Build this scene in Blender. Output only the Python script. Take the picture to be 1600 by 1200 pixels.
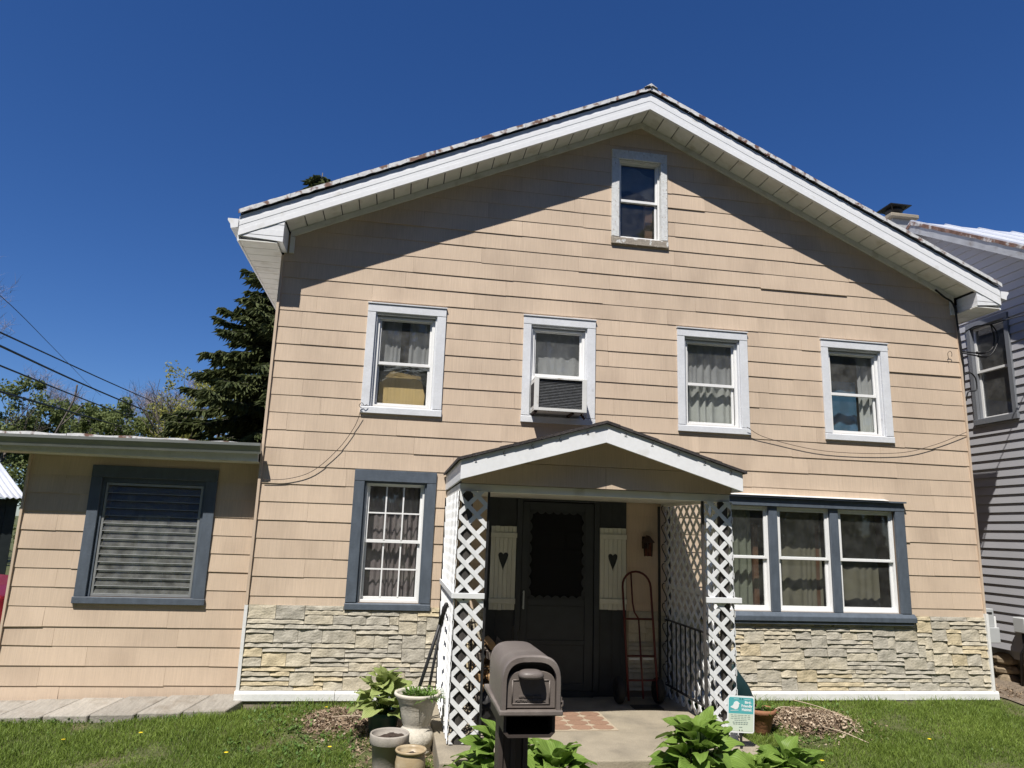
import bpy, bmesh, math, random
import numpy as np
from mathutils import Vector, Matrix

random.seed(7)
NR = np.random.RandomState(11)
for o in list(bpy.data.objects):
    bpy.data.objects.remove(o)
S = bpy.context.scene
COL = S.collection

# ------------------------------------------------------------------ camera
CAM_LOC = (1.501, -8.194, 1.714)
YAW, PITCH, ROLL = 0.15226, 0.20363, 0.03449
F_PX = 1109.0
fw = Vector((math.sin(YAW) * math.cos(PITCH), math.cos(YAW) * math.cos(PITCH), math.sin(PITCH)))
r0 = Vector((math.cos(YAW), -math.sin(YAW), 0))
u0 = r0.cross(fw)
rt = math.cos(ROLL) * r0 + math.sin(ROLL) * u0
up = -math.sin(ROLL) * r0 + math.cos(ROLL) * u0
cd = bpy.data.cameras.new('camera')
cam = bpy.data.objects.new('camera', cd)
COL.objects.link(cam)
M = Matrix((rt, up, -fw)).transposed().to_4x4()
M.translation = Vector(CAM_LOC)
cam.matrix_world = M
cd.sensor_width = 36.0
cd.lens = 36.0 * F_PX / 1600.0
cd.clip_start = 0.05
cd.clip_end = 2000
S.camera = cam

# ------------------------------------------------------------------ world, sun, exposure
SUN_TRAVEL = Vector((0.57, 1.0, -1.9)).normalized()     # direction in which the sunlight travels
el = math.asin(-SUN_TRAVEL.z)
az = math.atan2(-SUN_TRAVEL.x, -SUN_TRAVEL.y)           # compass angle of the sun, from +y towards +x
W = bpy.data.worlds.new('World')
S.world = W
W.use_nodes = True
wn, wl = W.node_tree.nodes, W.node_tree.links
wn.clear()
sky = wn.new('ShaderNodeTexSky')
sky.sky_type = 'NISHITA'
sky.sun_disc = False
sky.sun_elevation = el
sky.sun_rotation = az
sky.altitude = 300
sky.air_density = 1.0
sky.dust_density = 0.0
sky.ozone_density = 3.0
hs = wn.new('ShaderNodeHueSaturation')
hs.inputs['Saturation'].default_value = 1.2
bg = wn.new('ShaderNodeBackground')
bg.inputs['Strength'].default_value = 0.05
wo = wn.new('ShaderNodeOutputWorld')
wl.new(sky.outputs[0], hs.inputs['Color'])
tint = wn.new('ShaderNodeVectorMath')
tint.operation = 'MULTIPLY'
tint.inputs[1].default_value = (0.86, 1.04, 1.45)
wl.new(hs.outputs[0], tint.inputs[0])
wl.new(tint.outputs[0], bg.inputs['Color'])
wl.new(bg.outputs[0], wo.inputs[0])

sd = bpy.data.lights.new('sun', 'SUN')
sd.energy = 5.0
sd.angle = math.radians(0.5)
sd.color = (1.0, 0.955, 0.89)
sun = bpy.data.objects.new('sun', sd)
COL.objects.link(sun)
sun.rotation_euler = SUN_TRAVEL.to_track_quat('-Z', 'Y').to_euler()
sun.location = (-6, -12, 20)

S.view_settings.view_transform = 'Standard'
S.view_settings.look = 'None'
S.view_settings.exposure = 0.42
S.view_settings.gamma = 1.0
S.view_settings.use_curve_mapping = False
S.render.engine = 'CYCLES'
S.cycles.max_bounces = 8
S.cycles.transparent_max_bounces = 24

# ------------------------------------------------------------------ mesh helpers
WLOC = {}


def wloc(o):
    return WLOC.get(o.name, Vector((0, 0, 0))) if o else Vector((0, 0, 0))


def prop(o, label=None, cat=None, group=None, kind=None):
    if label: o['label'] = label
    if cat: o['category'] = cat
    if group: o['group'] = group
    if kind: o['kind'] = kind
    return o


def empty(name, loc, label=None, cat=None, group=None):
    o = bpy.data.objects.new(name, None)
    o.empty_display_size = 0.2
    COL.objects.link(o)
    o.location = loc
    WLOC[o.name] = Vector(loc)
    return prop(o, label, cat, group)


def link_mesh(name, me, parent, loc, rot=None, scale=None):
    """object with (shared) mesh data placed at world location loc"""
    o = bpy.data.objects.new(name, me)
    COL.objects.link(o)
    o.parent = parent
    o.location = Vector(loc) - wloc(parent)
    if rot is not None:
        if isinstance(rot, Matrix):
            o.rotation_euler = rot.to_euler()
        else:
            o.rotation_euler = rot
    if scale is not None: o.scale = scale
    WLOC[o.name] = Vector(loc)
    return o


def clip_poly(poly, halves):
    """poly [(a,b)], keep points where na*a+nb*b<=c for every (na,nb,c)"""
    for na, nb, c in halves:
        out = []
        n = len(poly)
        for i in range(n):
            p, q = poly[i], poly[(i + 1) % n]
            dp = na * p[0] + nb * p[1] - c
            dq = na * q[0] + nb * q[1] - c
            if dp <= 0: out.append(p)
            if (dp < 0 < dq) or (dq < 0 < dp):
                t = dp / (dp - dq)
                out.append((p[0] + t * (q[0] - p[0]), p[1] + t * (q[1] - p[1])))
        poly = out
        if len(poly) < 3: return []
    return poly


def rect_minus(r, holes):
    """rectangle (a0,a1,b0,b1) minus rectangles -> list of rectangles"""
    rs = [r]
    for h in holes:
        nxt = []
        for a0, a1, b0, b1 in rs:
            if h[0] >= a1 or h[1] <= a0 or h[2] >= b1 or h[3] <= b0:
                nxt.append((a0, a1, b0, b1)); continue
            m0, m1 = max(a0, h[0]), min(a1, h[1])
            if h[0] > a0: nxt.append((a0, h[0], b0, b1))
            if h[1] < a1: nxt.append((h[1], a1, b0, b1))
            if h[2] > b0: nxt.append((m0, m1, b0, h[2]))
            if h[3] < b1: nxt.append((m0, m1, h[3], b1))
        rs = nxt
    return [q for q in rs if q[1] - q[0] > 1e-3 and q[3] - q[2] > 1e-3]


class MB:
    def __init__(s, M=None):
        s.v, s.f, s.sm = [], [], []
        s.M = M

    def add(s, vs, fs, smooth=False):
        b = len(s.v)
        for p in vs:
            p = Vector(p)
            if s.M is not None: p = s.M @ p
            s.v.append(p)
        for f in fs:
            s.f.append([b + i for i in f]); s.sm.append(smooth)
        return s

    def box(s, x0, x1, y0, y1, z0, z1):
        return s.add([(x0, y0, z0), (x1, y0, z0), (x1, y1, z0), (x0, y1, z0), (x0, y0, z1), (x1, y0, z1), (x1, y1, z1), (x0, y1, z1)],
                     [(0, 3, 2, 1), (4, 5, 6, 7), (0, 1, 5, 4), (1, 2, 6, 5), (2, 3, 7, 6), (3, 0, 4, 7)])

    def prism(s, poly, d0, d1, axis='y'):
        """convex/simple polygon extruded. axis y: poly=(x,z); axis x: poly=(y,z); axis z: poly=(x,y)"""
        n = len(poly)
        g0 = d0 if callable(d0) else (lambda p: d0)
        g1 = d1 if callable(d1) else (lambda p: d1)
        def P(p, d):
            return (p[0], d, p[1]) if axis == 'y' else ((d, p[0], p[1]) if axis == 'x' else (p[0], p[1], d))
        vs = [P(p, g0(p)) for p in poly] + [P(p, g1(p)) for p in poly]
        fs = [tuple(range(n)), tuple(range(2 * n - 1, n - 1, -1))]
        fs += [(i, i + n, (i + 1) % n + n, (i + 1) % n) for i in range(n)]
        return s.add(vs, fs)

    def bar(s, p, q, w, h, upv=(0, 0, 1)):
        """rectangular bar from p to q, w across, h along up"""
        p, q = Vector(p), Vector(q)
        d = (q - p).normalized()
        sx = d.cross(Vector(upv))
        if sx.length < 1e-5: sx = d.cross(Vector((1, 0, 0)))
        sx.normalize(); uz = sx.cross(d)
        vs = []
        for c in (p, q):
            for a, b in ((-1, -1), (1, -1), (1, 1), (-1, 1)):
                vs.append(c + sx * (a * w / 2) + uz * (b * h / 2))
        return s.add(vs, [(0, 3, 2, 1), (4, 5, 6, 7), (0, 1, 5, 4), (1, 2, 6, 5), (2, 3, 7, 6), (3, 0, 4, 7)])

    def tube(s, pts, r, n=8, caps=True):
        pts = [Vector(p) for p in pts]
        rr = r if isinstance(r, (list, tuple)) else [r] * len(pts)
        vs, fs = [], []
        a = None
        for i, p in enumerate(pts):
            t = (pts[min(i + 1, len(pts) - 1)] - pts[max(i - 1, 0)])
            if t.length < 1e-9: t = Vector((0, 0, 1))
            t.normalize()
            if a is None:
                a = t.orthogonal().normalized()
            else:
                a = (a - t * a.dot(t))
                if a.length < 1e-6: a = t.orthogonal()
                a.normalize()
            b = t.cross(a)
            for k in range(n):
                an = 2 * math.pi * k / n
                vs.append(p + (a * math.cos(an) + b * math.sin(an)) * rr[i])
        for i in range(len(pts) - 1):
            for k in range(n):
                fs.append((i * n + k, i * n + (k + 1) % n, (i + 1) * n + (k + 1) % n, (i + 1) * n + k))
        s.add(vs, fs, True)
        if caps:
            b0 = len(s.v) - len(vs)
            s.f.append([b0 + k for k in range(n - 1, -1, -1)]); s.sm.append(False)
            s.f.append([b0 + (len(pts) - 1) * n + k for k in range(n)]); s.sm.append(False)
        return s

    def lathe(s, prof, c, n=36, smooth=True):
        vs, fs = [], []
        for r, z in prof:
            for k in range(n):
                an = 2 * math.pi * k / n
                vs.append((c[0] + r * math.cos(an), c[1] + r * math.sin(an), c[2] + z))
        for i in range(len(prof) - 1):
            for k in range(n):
                fs.append((i * n + k, i * n + (k + 1) % n, (i + 1) * n + (k + 1) % n, (i + 1) * n + k))
        return s.add(vs, fs, smooth)

    def grid(s, nu, nv, fn, smooth=True):
        vs = [fn(i / nu, j / nv) for j in range(nv + 1) for i in range(nu + 1)]
        fs = [(j * (nu + 1) + i, j * (nu + 1) + i + 1, (j + 1) * (nu + 1) + i + 1, (j + 1) * (nu + 1) + i) for j in range(nv) for i in range(nu)]
        return s.add(vs, fs, smooth)

    def mesh(s, name, mat, origin):
        me = bpy.data.meshes.new(name)
        me.from_pydata([p - origin for p in s.v], [], s.f)
        me.polygons.foreach_set('use_smooth', s.sm)
        if mat: me.materials.append(mat)
        me.update()
        return me

    def build(s, name, mat, parent=None, bevel=0, seg=1, fix=True):
        xs = [p.x for p in s.v]; ys = [p.y for p in s.v]; zs = [p.z for p in s.v]
        org = Vector(((min(xs) + max(xs)) / 2, (min(ys) + max(ys)) / 2, min(zs)))
        me = s.mesh(name, mat, org)
        if fix or bevel:
            bm = bmesh.new(); bm.from_mesh(me)
            if fix: bmesh.ops.recalc_face_normals(bm, faces=bm.faces)
            bm.to_mesh(me); bm.free()
        o = link_mesh(name, me, parent, org)
        if bevel:
            m = o.modifiers.new('bevel', 'BEVEL'); m.width = bevel; m.segments = seg; m.limit_method = 'ANGLE'; m.angle_limit = math.radians(40)
        return o


def fast_mesh(name, verts, faces_flat, loop_total, mat, smooth=False):
    me = bpy.data.meshes.new(name)
    nv = len(verts); nl = len(faces_flat); nf = len(loop_total)
    me.vertices.add(nv); me.vertices.foreach_set('co', np.asarray(verts, np.float32).ravel())
    me.loops.add(nl); me.loops.foreach_set('vertex_index', np.asarray(faces_flat, np.int32))
    me.polygons.add(nf)
    ls = np.concatenate([[0], np.cumsum(loop_total)[:-1]]).astype(np.int32)
    me.polygons.foreach_set('loop_start', ls)
    me.polygons.foreach_set('use_smooth', np.full(nf, smooth))
    me.update(calc_edges=True)
    if mat: me.materials.append(mat)
    return me


# ------------------------------------------------------------------ materials
def node_mat(name):
    m = bpy.data.materials.new(name)
    m.use_nodes = True
    nt = m.node_tree
    nt.nodes.clear()
    return m, nt.nodes, nt.links


def mat(name, col, rough=0.6, rnd=0.0, n1=None, n2=None, bump=None, metal=0.0, spec=0.4, stretch=(1, 1, 1), patch=None, coat=0.0):
    """n1/n2=(scale, amount[, stretch]) brightness noise; bump=(scale,strength[,stretch]); patch=(colour, scale, threshold, softness[, stretch]) second colour in blotches"""
    m, N, L = node_mat(name)
    out = N.new('ShaderNodeOutputMaterial')
    b = N.new('ShaderNodeBsdfPrincipled')
    b.inputs['Roughness'].default_value = rough
    b.inputs['Metallic'].default_value = metal
    b.inputs['Specular IOR Level'].default_value = spec
    if coat: b.inputs['Coat Weight'].default_value = coat
    L.new(b.outputs[0], out.inputs[0])
    geo = N.new('ShaderNodeNewGeometry')
    oi = N.new('ShaderNodeObjectInfo')
    def noise(scale, st=(1, 1, 1), det=4, jit=True):
        mp = N.new('ShaderNodeMapping'); mp.inputs['Scale'].default_value = st
        if jit:
            ad = N.new('ShaderNodeVectorMath'); ad.operation = 'MULTIPLY_ADD'
            cmb = N.new('ShaderNodeCombineXYZ')
            for i in range(3): L.new(oi.outputs['Random'], cmb.inputs[i])
            L.new(cmb.outputs[0], ad.inputs[0]); ad.inputs[1].default_value = (17, 31, 23)
            L.new(geo.outputs['Position'], ad.inputs[2])
            L.new(ad.outputs[0], mp.inputs['Vector'])
        else:
            L.new(geo.outputs['Position'], mp.inputs['Vector'])
        t = N.new('ShaderNodeTexNoise'); t.inputs['Scale'].default_value = scale; t.inputs['Detail'].default_value = det
        L.new(mp.outputs[0], t.inputs['Vector'])
        return t.outputs['Fac']
    def mul(cin, fac, amount, lo=0.3, hi=0.7):
        mr = N.new('ShaderNodeMapRange'); mr.inputs['From Min'].default_value = lo; mr.inputs['From Max'].default_value = hi
        mr.inputs['To Min'].default_value = 1 - amount; mr.inputs['To Max'].default_value = 1 + amount
        L.new(fac, mr.inputs['Value'])
        vm = N.new('ShaderNodeVectorMath'); vm.operation = 'SCALE'
        L.new(cin, vm.inputs[0]); L.new(mr.outputs[0], vm.inputs['Scale'])
        return vm.outputs[0]
    rgb = N.new('ShaderNodeRGB'); rgb.outputs[0].default_value = (*col, 1)
    c = rgb.outputs[0]
    if patch:
        f = noise(patch[1], patch[4] if len(patch) > 4 else (1, 1, 1), 6)
        mr = N.new('ShaderNodeMapRange'); mr.inputs['From Min'].default_value = patch[2] - patch[3]; mr.inputs['From Max'].default_value = patch[2] + patch[3]
        L.new(f, mr.inputs['Value'])
        mx = N.new('ShaderNodeMix'); mx.data_type = 'RGBA'
        L.new(mr.outputs[0], mx.inputs['Factor']); L.new(c, mx.inputs['A']); mx.inputs['B'].default_value = (*patch[0], 1)
        c = mx.outputs['Result']
    if rnd: c = mul(c, oi.outputs['Random'], rnd, 0, 1)
    if n1: c = mul(c, noise(n1[0], n1[2] if len(n1) > 2 else stretch), n1[1])
    if n2: c = mul(c, noise(n2[0], n2[2] if len(n2) > 2 else (1, 1, 1), 3, False), n2[1])
    L.new(c, b.inputs['Base Color'])
    if bump:
        bp = N.new('ShaderNodeBump'); bp.inputs['Strength'].default_value = bump[1]; bp.inputs['Distance'].default_value = 0.01
        L.new(noise(bump[0], bump[2] if len(bump) > 2 else stretch, 5), bp.inputs['Height'])
        L.new(bp.outputs[0], b.inputs['Normal'])
    return m


def leaf_mat(name, col, col2, trans=0.35, rough=0.45, scale=3.0, rnd=0.25, veins=False):
    m, N, L = node_mat(name)
    out = N.new('ShaderNodeOutputMaterial')
    geo = N.new('ShaderNodeNewGeometry')
    oi = N.new('ShaderNodeObjectInfo')
    t = N.new('ShaderNodeTexNoise'); t.inputs['Scale'].default_value = scale; t.inputs['Detail'].default_value = 3
    L.new(geo.outputs['Position'], t.inputs['Vector'])
    ad = N.new('ShaderNodeMath'); ad.operation = 'MULTIPLY_ADD'
    L.new(geo.outputs['Random Per Island'], ad.inputs[0]); ad.inputs[1].default_value = 0.55
    L.new(t.outputs['Fac'], ad.inputs[2])
    ad2 = N.new('ShaderNodeMath'); ad2.operation = 'MULTIPLY_ADD'
    L.new(oi.outputs['Random'], ad2.inputs[0]); ad2.inputs[1].default_value = rnd
    L.new(ad.outputs[0], ad2.inputs[2])
    mr = N.new('ShaderNodeMapRange'); mr.inputs['From Min'].default_value = 0.35; mr.inputs['From Max'].default_value = 1.25
    L.new(ad2.outputs[0], mr.inputs['Value'])
    mx = N.new('ShaderNodeMix'); mx.data_type = 'RGBA'
    mx.inputs['A'].default_value = (*col, 1); mx.inputs['B'].default_value = (*col2, 1)
    L.new(mr.outputs[0], mx.inputs['Factor'])
    colour = mx.outputs['Result']
    if veins:      # parallel ribs, a paler midrib and a few brown flecks, in the leaf's own coordinates
        tc = N.new('ShaderNodeTexCoord'); sx = N.new('ShaderNodeSeparateXYZ'); L.new(tc.outputs['Generated'], sx.inputs[0])
        mm = N.new('ShaderNodeMath'); mm.operation = 'MULTIPLY'; mm.inputs[1].default_value = 75.0; L.new(sx.outputs['X'], mm.inputs[0])
        sn = N.new('ShaderNodeMath'); sn.operation = 'SINE'; L.new(mm.outputs[0], sn.inputs[0])
        m2 = N.new('ShaderNodeMapRange'); m2.inputs['From Min'].default_value = -1; m2.inputs['From Max'].default_value = 1; m2.inputs['To Min'].default_value = 0.78; m2.inputs['To Max'].default_value = 1.16
        L.new(sn.outputs[0], m2.inputs['Value'])
        sc_ = N.new('ShaderNodeVectorMath'); sc_.operation = 'SCALE'; L.new(colour, sc_.inputs[0]); L.new(m2.outputs[0], sc_.inputs['Scale'])
        fk = N.new('ShaderNodeTexNoise'); fk.inputs['Scale'].default_value = 38; fk.inputs['Detail'].default_value = 3; L.new(geo.outputs['Position'], fk.inputs['Vector'])
        fm = N.new('ShaderNodeMapRange'); fm.inputs['From Min'].default_value = 0.68; fm.inputs['From Max'].default_value = 0.74; L.new(fk.outputs['Fac'], fm.inputs['Value'])
        fx = N.new('ShaderNodeMix'); fx.data_type = 'RGBA'; L.new(fm.outputs[0], fx.inputs['Factor']); L.new(sc_.outputs[0], fx.inputs['A']); fx.inputs['B'].default_value = (0.23, 0.19, 0.07, 1)
        colour = fx.outputs['Result']
    p = N.new('ShaderNodeBsdfPrincipled'); p.inputs['Roughness'].default_value = rough; p.inputs['Specular IOR Level'].default_value = 0.25
    L.new(colour, p.inputs['Base Color'])
    tr = N.new('ShaderNodeBsdfTranslucent')
    L.new(colour, tr.inputs['Color'])
    ms = N.new('ShaderNodeMixShader'); ms.inputs[0].default_value = trans
    L.new(p.outputs[0], ms.inputs[1]); L.new(tr.outputs[0], ms.inputs[2]); L.new(ms.outputs[0], out.inputs[0])
    return m


def glass_mat(name, tint=(0.95, 0.965, 0.96), refl=1.0, dirt=0.03):
    m, N, L = node_mat(name)
    out = N.new('ShaderNodeOutputMaterial')
    tr = N.new('ShaderNodeBsdfTransparent'); tr.inputs[0].default_value = (*tint, 1)
    gl = N.new('ShaderNodeBsdfGlossy'); gl.inputs['Roughness'].default_value = 0.02
    lw_ = N.new('ShaderNodeLayerWeight'); lw_.inputs['Blend'].default_value = 0.5
    pw = N.new('ShaderNodeMath'); pw.operation = 'POWER'; pw.inputs[1].default_value = 5.0
    L.new(lw_.outputs['Facing'], pw.inputs[0])
    sc = N.new('ShaderNodeMath'); sc.operation = 'MULTIPLY_ADD'; sc.inputs[1].default_value = 0.96 * refl; sc.inputs[2].default_value = 0.04 * refl
    L.new(pw.outputs[0], sc.inputs[0])
    bp = N.new('ShaderNodeBump'); bp.inputs['Strength'].default_value = 0.05
    nz = N.new('ShaderNodeTexNoise'); nz.inputs['Scale'].default_value = 2.5
    L.new(nz.outputs['Fac'], bp.inputs['Height']); L.new(bp.outputs[0], gl.inputs['Normal'])
    ms = N.new('ShaderNodeMixShader')
    L.new(sc.outputs[0], ms.inputs[0]); L.new(tr.outputs[0], ms.inputs[1]); L.new(gl.outputs[0], ms.inputs[2])
    df = N.new('ShaderNodeBsdfDiffuse'); df.inputs[0].default_value = (0.45, 0.45, 0.43, 1)
    d2 = N.new('ShaderNodeTexNoise'); d2.inputs['Scale'].default_value = 9; d2.inputs['Detail'].default_value = 6
    ge = N.new('ShaderNodeNewGeometry'); L.new(ge.outputs['Position'], d2.inputs['Vector'])
    mr = N.new('ShaderNodeMapRange'); mr.inputs['From Min'].default_value = 0.3; mr.inputs['From Max'].default_value = 0.75; mr.inputs['To Min'].default_value = dirt * 0.4; mr.inputs['To Max'].default_value = dirt * 1.6
    L.new(d2.outputs['Fac'], mr.inputs['Value'])
    m2 = N.new('ShaderNodeMixShader'); L.new(mr.outputs[0], m2.inputs[0]); L.new(ms.outputs[0], m2.inputs[1]); L.new(df.outputs[0], m2.inputs[2])
    L.new(m2.outputs[0], out.inputs[0])
    return m


def sheer_mat(name, col, alpha=0.6):
    m, N, L = node_mat(name)
    out = N.new('ShaderNodeOutputMaterial')
    df = N.new('ShaderNodeBsdfDiffuse'); df.inputs[0].default_value = (*col, 1)
    tl = N.new('ShaderNodeBsdfTranslucent'); tl.inputs[0].default_value = (*col, 1)
    a = N.new('ShaderNodeMixShader'); a.inputs[0].default_value = 0.3
    L.new(df.outputs[0], a.inputs[1]); L.new(tl.outputs[0], a.inputs[2])
    tr = N.new('ShaderNodeBsdfTransparent')
    ms = N.new('ShaderNodeMixShader'); ms.inputs[0].default_value = alpha
    L.new(tr.outputs[0], ms.inputs[1]); L.new(a.outputs[0], ms.inputs[2]); L.new(ms.outputs[0], out.inputs[0])
    return m


MT = {}
MT['siding'] = mat('siding', (0.585, 0.46, 0.343), 0.75, rnd=0.025, n1=(30, 0.075, (4, 1, 0.12)), n2=(1.3, 0.07), bump=(60, 0.25, (4, 1, 0.1)), patch=((0.43, 0.33, 0.245), 1.7, 0.68, 0.16, (1, 1, 0.45)))
MT['wallback'] = mat('wall_backing', (0.22, 0.17, 0.13), 0.9)
MT['interior'] = mat('interior_plaster', (0.30, 0.27, 0.23), 0.9, n1=(3, 0.1))
MT['stone'] = mat('cast_stone', (0.50, 0.445, 0.335), 0.85, rnd=0.10, n1=(14, 0.10), n2=(60, 0.08), bump=(45, 0.7), patch=((0.43, 0.395, 0.32), 1.1, 0.52, 0.08))
MT['stone_warm'] = mat('cast_stone_warm', (0.51, 0.43, 0.285), 0.85, rnd=0.08, n1=(14, 0.10), n2=(60, 0.08), bump=(45, 0.7))
MT['stone_grey'] = mat('cast_stone_grey', (0.41, 0.38, 0.315), 0.85, rnd=0.08, n1=(14, 0.10), n2=(60, 0.08), bump=(45, 0.7))
MT['mortar'] = mat('mortar', (0.34, 0.30, 0.225), 0.95, n1=(40, 0.15), bump=(60, 0.5))
MT['white'] = mat('white_paint', (0.74, 0.74, 0.72), 0.5, n1=(8, 0.05), n2=(45, 0.04), bump=(30, 0.1))
MT['trim_white'] = mat('pale_blue_white_trim', (0.675, 0.69, 0.715), 0.5, n1=(6, 0.05), n2=(50, 0.04), bump=(25, 0.12), patch=((0.42, 0.42, 0.42), 7, 0.74, 0.06))
MT['peeling'] = mat('peeling_white_paint', (0.66, 0.67, 0.66), 0.8, n1=(30, 0.1), bump=(60, 0.6), patch=((0.36, 0.30, 0.235), 45, 0.655, 0.03, (1, 1, 0.6)))
MT['peeling_sill'] = mat('bare_weathered_sill', (0.32, 0.28, 0.23), 0.85, n1=(40, 0.2), bump=(60, 0.6), patch=((0.68, 0.68, 0.66), 14, 0.6, 0.03))
MT['vinyl'] = mat('white_vinyl', (0.80, 0.80, 0.79), 0.35, n1=(10, 0.03))
MT['alum'] = mat('white_aluminium', (0.79, 0.80, 0.81), 0.4, n1=(3, 0.04), n2=(25, 0.03), patch=((0.55, 0.53, 0.47), 3.5, 0.72, 0.1))
MT['soffit'] = mat('soffit_metal', (0.74, 0.735, 0.68), 0.45, rnd=0.03, n1=(6, 0.05), patch=((0.50, 0.47, 0.38), 5, 0.68, 0.12))
MT['blue'] = mat('slate_blue_paint', (0.088, 0.107, 0.133), 0.5, n1=(20, 0.12, (1, 1, 0.3)), n2=(4, 0.07), bump=(40, 0.2), patch=((0.30, 0.33, 0.36), 24, 0.77, 0.03))
MT['charcoal'] = mat('charcoal_paint', (0.030, 0.034, 0.038), 0.55, n1=(10, 0.12))
MT['charcoal_door'] = mat('charcoal_door_paint', (0.036, 0.041, 0.046), 0.5, n1=(10, 0.1))
MT['glass'] = glass_mat('window_glass')
MT['glass_dim'] = glass_mat('screened_glass', (0.91, 0.92, 0.93), 1.0, 0.08)
MT['glass_jal'] = glass_mat('jalousie_glass', (0.80, 0.83, 0.81), 0.45, 0.15)
MT['curtain'] = sheer_mat('lace_curtain', (0.68, 0.68, 0.65), 0.78)
MT['curtain_white'] = sheer_mat('white_curtain', (0.70, 0.70, 0.66), 0.9)
MT['curtain_pink'] = sheer_mat('rose_grey_curtain', (0.30, 0.25, 0.25), 0.95)
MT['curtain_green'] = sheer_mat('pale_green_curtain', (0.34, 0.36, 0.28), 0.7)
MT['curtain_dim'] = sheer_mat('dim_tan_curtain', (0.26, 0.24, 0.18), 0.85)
MT['roofmetal'] = mat('peeling_tin_roof', (0.62, 0.62, 0.62), 0.6, n1=(10, 0.1), bump=(30, 0.4), patch=((0.17, 0.09, 0.065), 9, 0.57, 0.04, (1, 1, 1)))
MT['roofdark'] = mat('dark_roof_felt', (0.045, 0.046, 0.05), 0.9, n1=(20, 0.3), bump=(40, 0.6))
MT['asphalt_sh'] = mat('asphalt_shingle', (0.055, 0.048, 0.047), 0.95, n1=(60, 0.3), bump=(120, 0.8), rnd=0.2)
MT['gutter'] = mat('grey_green_gutter', (0.25, 0.265, 0.25), 0.35, n1=(3, 0.12, (1, 1, 1)), metal=0.35, patch=((0.36, 0.36, 0.34), 5, 0.68, 0.08, (0.5, 1, 3)))
MT['concrete'] = mat('concrete', (0.295, 0.255, 0.19), 0.9, n1=(5, 0.12), n2=(90, 0.12), bump=(80, 0.4), patch=((0.20, 0.175, 0.135), 2.4, 0.62, 0.12))
MT['found'] = mat('foundation_concrete', (0.25, 0.215, 0.16), 0.95, n1=(8, 0.15), n2=(60, 0.15), bump=(50, 0.5))
MT['paver'] = mat('grey_paver', (0.31, 0.285, 0.245), 0.9, rnd=0.12, n1=(9, 0.12, (4, 0.7, 1)), n2=(70, 0.12), bump=(40, 0.6), patch=((0.24, 0.21, 0.17), 5, 0.62, 0.1))
MT['lattice'] = mat('lattice_white', (0.72, 0.73, 0.73), 0.45, n1=(12, 0.04), rnd=0.03, patch=((0.5, 0.49, 0.46), 9, 0.76, 0.06))
MT['weathered'] = mat('weathered_black_wood', (0.06, 0.055, 0.05), 0.9, n1=(20, 0.4, (1, 1, 0.1)))
MT['iron'] = mat('black_iron', (0.018, 0.018, 0.019), 0.5, n1=(30, 0.3))
MT['shutter'] = mat('cream_shutter_paint', (0.62, 0.62, 0.54), 0.6, rnd=0.05, n1=(14, 0.07, (1, 1, 0.2)), bump=(40, 0.2))
MT['mailbox'] = mat('taupe_plastic', (0.15, 0.128, 0.114), 0.42, n1=(60, 0.05), n2=(2, 0.06), bump=(260, 0.14), patch=((0.27, 0.24, 0.215), 4.5, 0.66, 0.14))
MT['mailpost'] = mat('dark_taupe_plastic', (0.060, 0.048, 0.042), 0.5, n1=(5, 0.1), bump=(200, 0.1))
MT['mailin'] = mat('black_plastic', (0.012, 0.011, 0.011), 0.6)
MT['urn'] = mat('cast_urn', (0.54, 0.50, 0.42), 0.85, n1=(7, 0.1), n2=(60, 0.08), bump=(60, 0.4), patch=((0.33, 0.31, 0.26), 6, 0.62, 0.1))
MT['greypot'] = mat('taupe_pot', (0.33, 0.30, 0.26), 0.7, n1=(8, 0.07), n2=(50, 0.05), bump=(80, 0.2), patch=((0.44, 0.40, 0.34), 5, 0.62, 0.12))
MT['crock'] = mat('tan_stoneware', (0.36, 0.275, 0.165), 0.4, n1=(6, 0.15), bump=(20, 0.2, (0.2, 0.2, 3)), patch=((0.50, 0.43, 0.30), 5, 0.6, 0.1))
MT['greenpot'] = mat('dark_green_plastic', (0.015, 0.06, 0.055), 0.4, n1=(8, 0.15))
MT['terra'] = mat('terracotta', (0.27, 0.125, 0.065), 0.8, n1=(8, 0.18), bump=(50, 0.4))
MT['soil'] = mat('potting_soil', (0.045, 0.032, 0.024), 1.0, n1=(40, 0.5), bump=(50, 1.0))
MT['mulch'] = mat('dry_litter', (0.15, 0.105, 0.07), 0.9, n1=(9, 0.35), n2=(70, 0.4), bump=(60, 1.0))
MT['litter'] = leaf_mat('dry_leaf_pieces', (0.09, 0.055, 0.035), (0.42, 0.32, 0.22), 0.1, 0.8, 30, 0.1)
MT['litter_pale'] = mat('pale_dry_stalks', (0.42, 0.34, 0.25), 0.9, n1=(9, 0.25), n2=(60, 0.25))
MT['bark'] = mat('bark', (0.13, 0.11, 0.095), 0.95, n1=(8, 0.3))
MT['barkgrey'] = mat('grey_bark', (0.22, 0.19, 0.175), 0.95, n1=(2, 0.2))
MT['cable'] = mat('black_cable', (0.012, 0.012, 0.013), 0.5)
MT['wire'] = mat('thin_dark_wire', (0.05, 0.035, 0.03), 0.6)
MT['nsiding'] = mat('grey_vinyl_siding', (0.40, 0.40, 0.425), 0.5, rnd=0.03, n1=(2, 0.04))
MT['ntrim'] = mat('grey_metal_trim', (0.17, 0.18, 0.20), 0.45, n1=(6, 0.06))
MT['nfascia'] = mat('weathered_fascia', (0.36, 0.37, 0.385), 0.7, n1=(5, 0.12), bump=(20, 0.3), patch=((0.22, 0.20, 0.19), 6, 0.66, 0.1))
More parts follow.
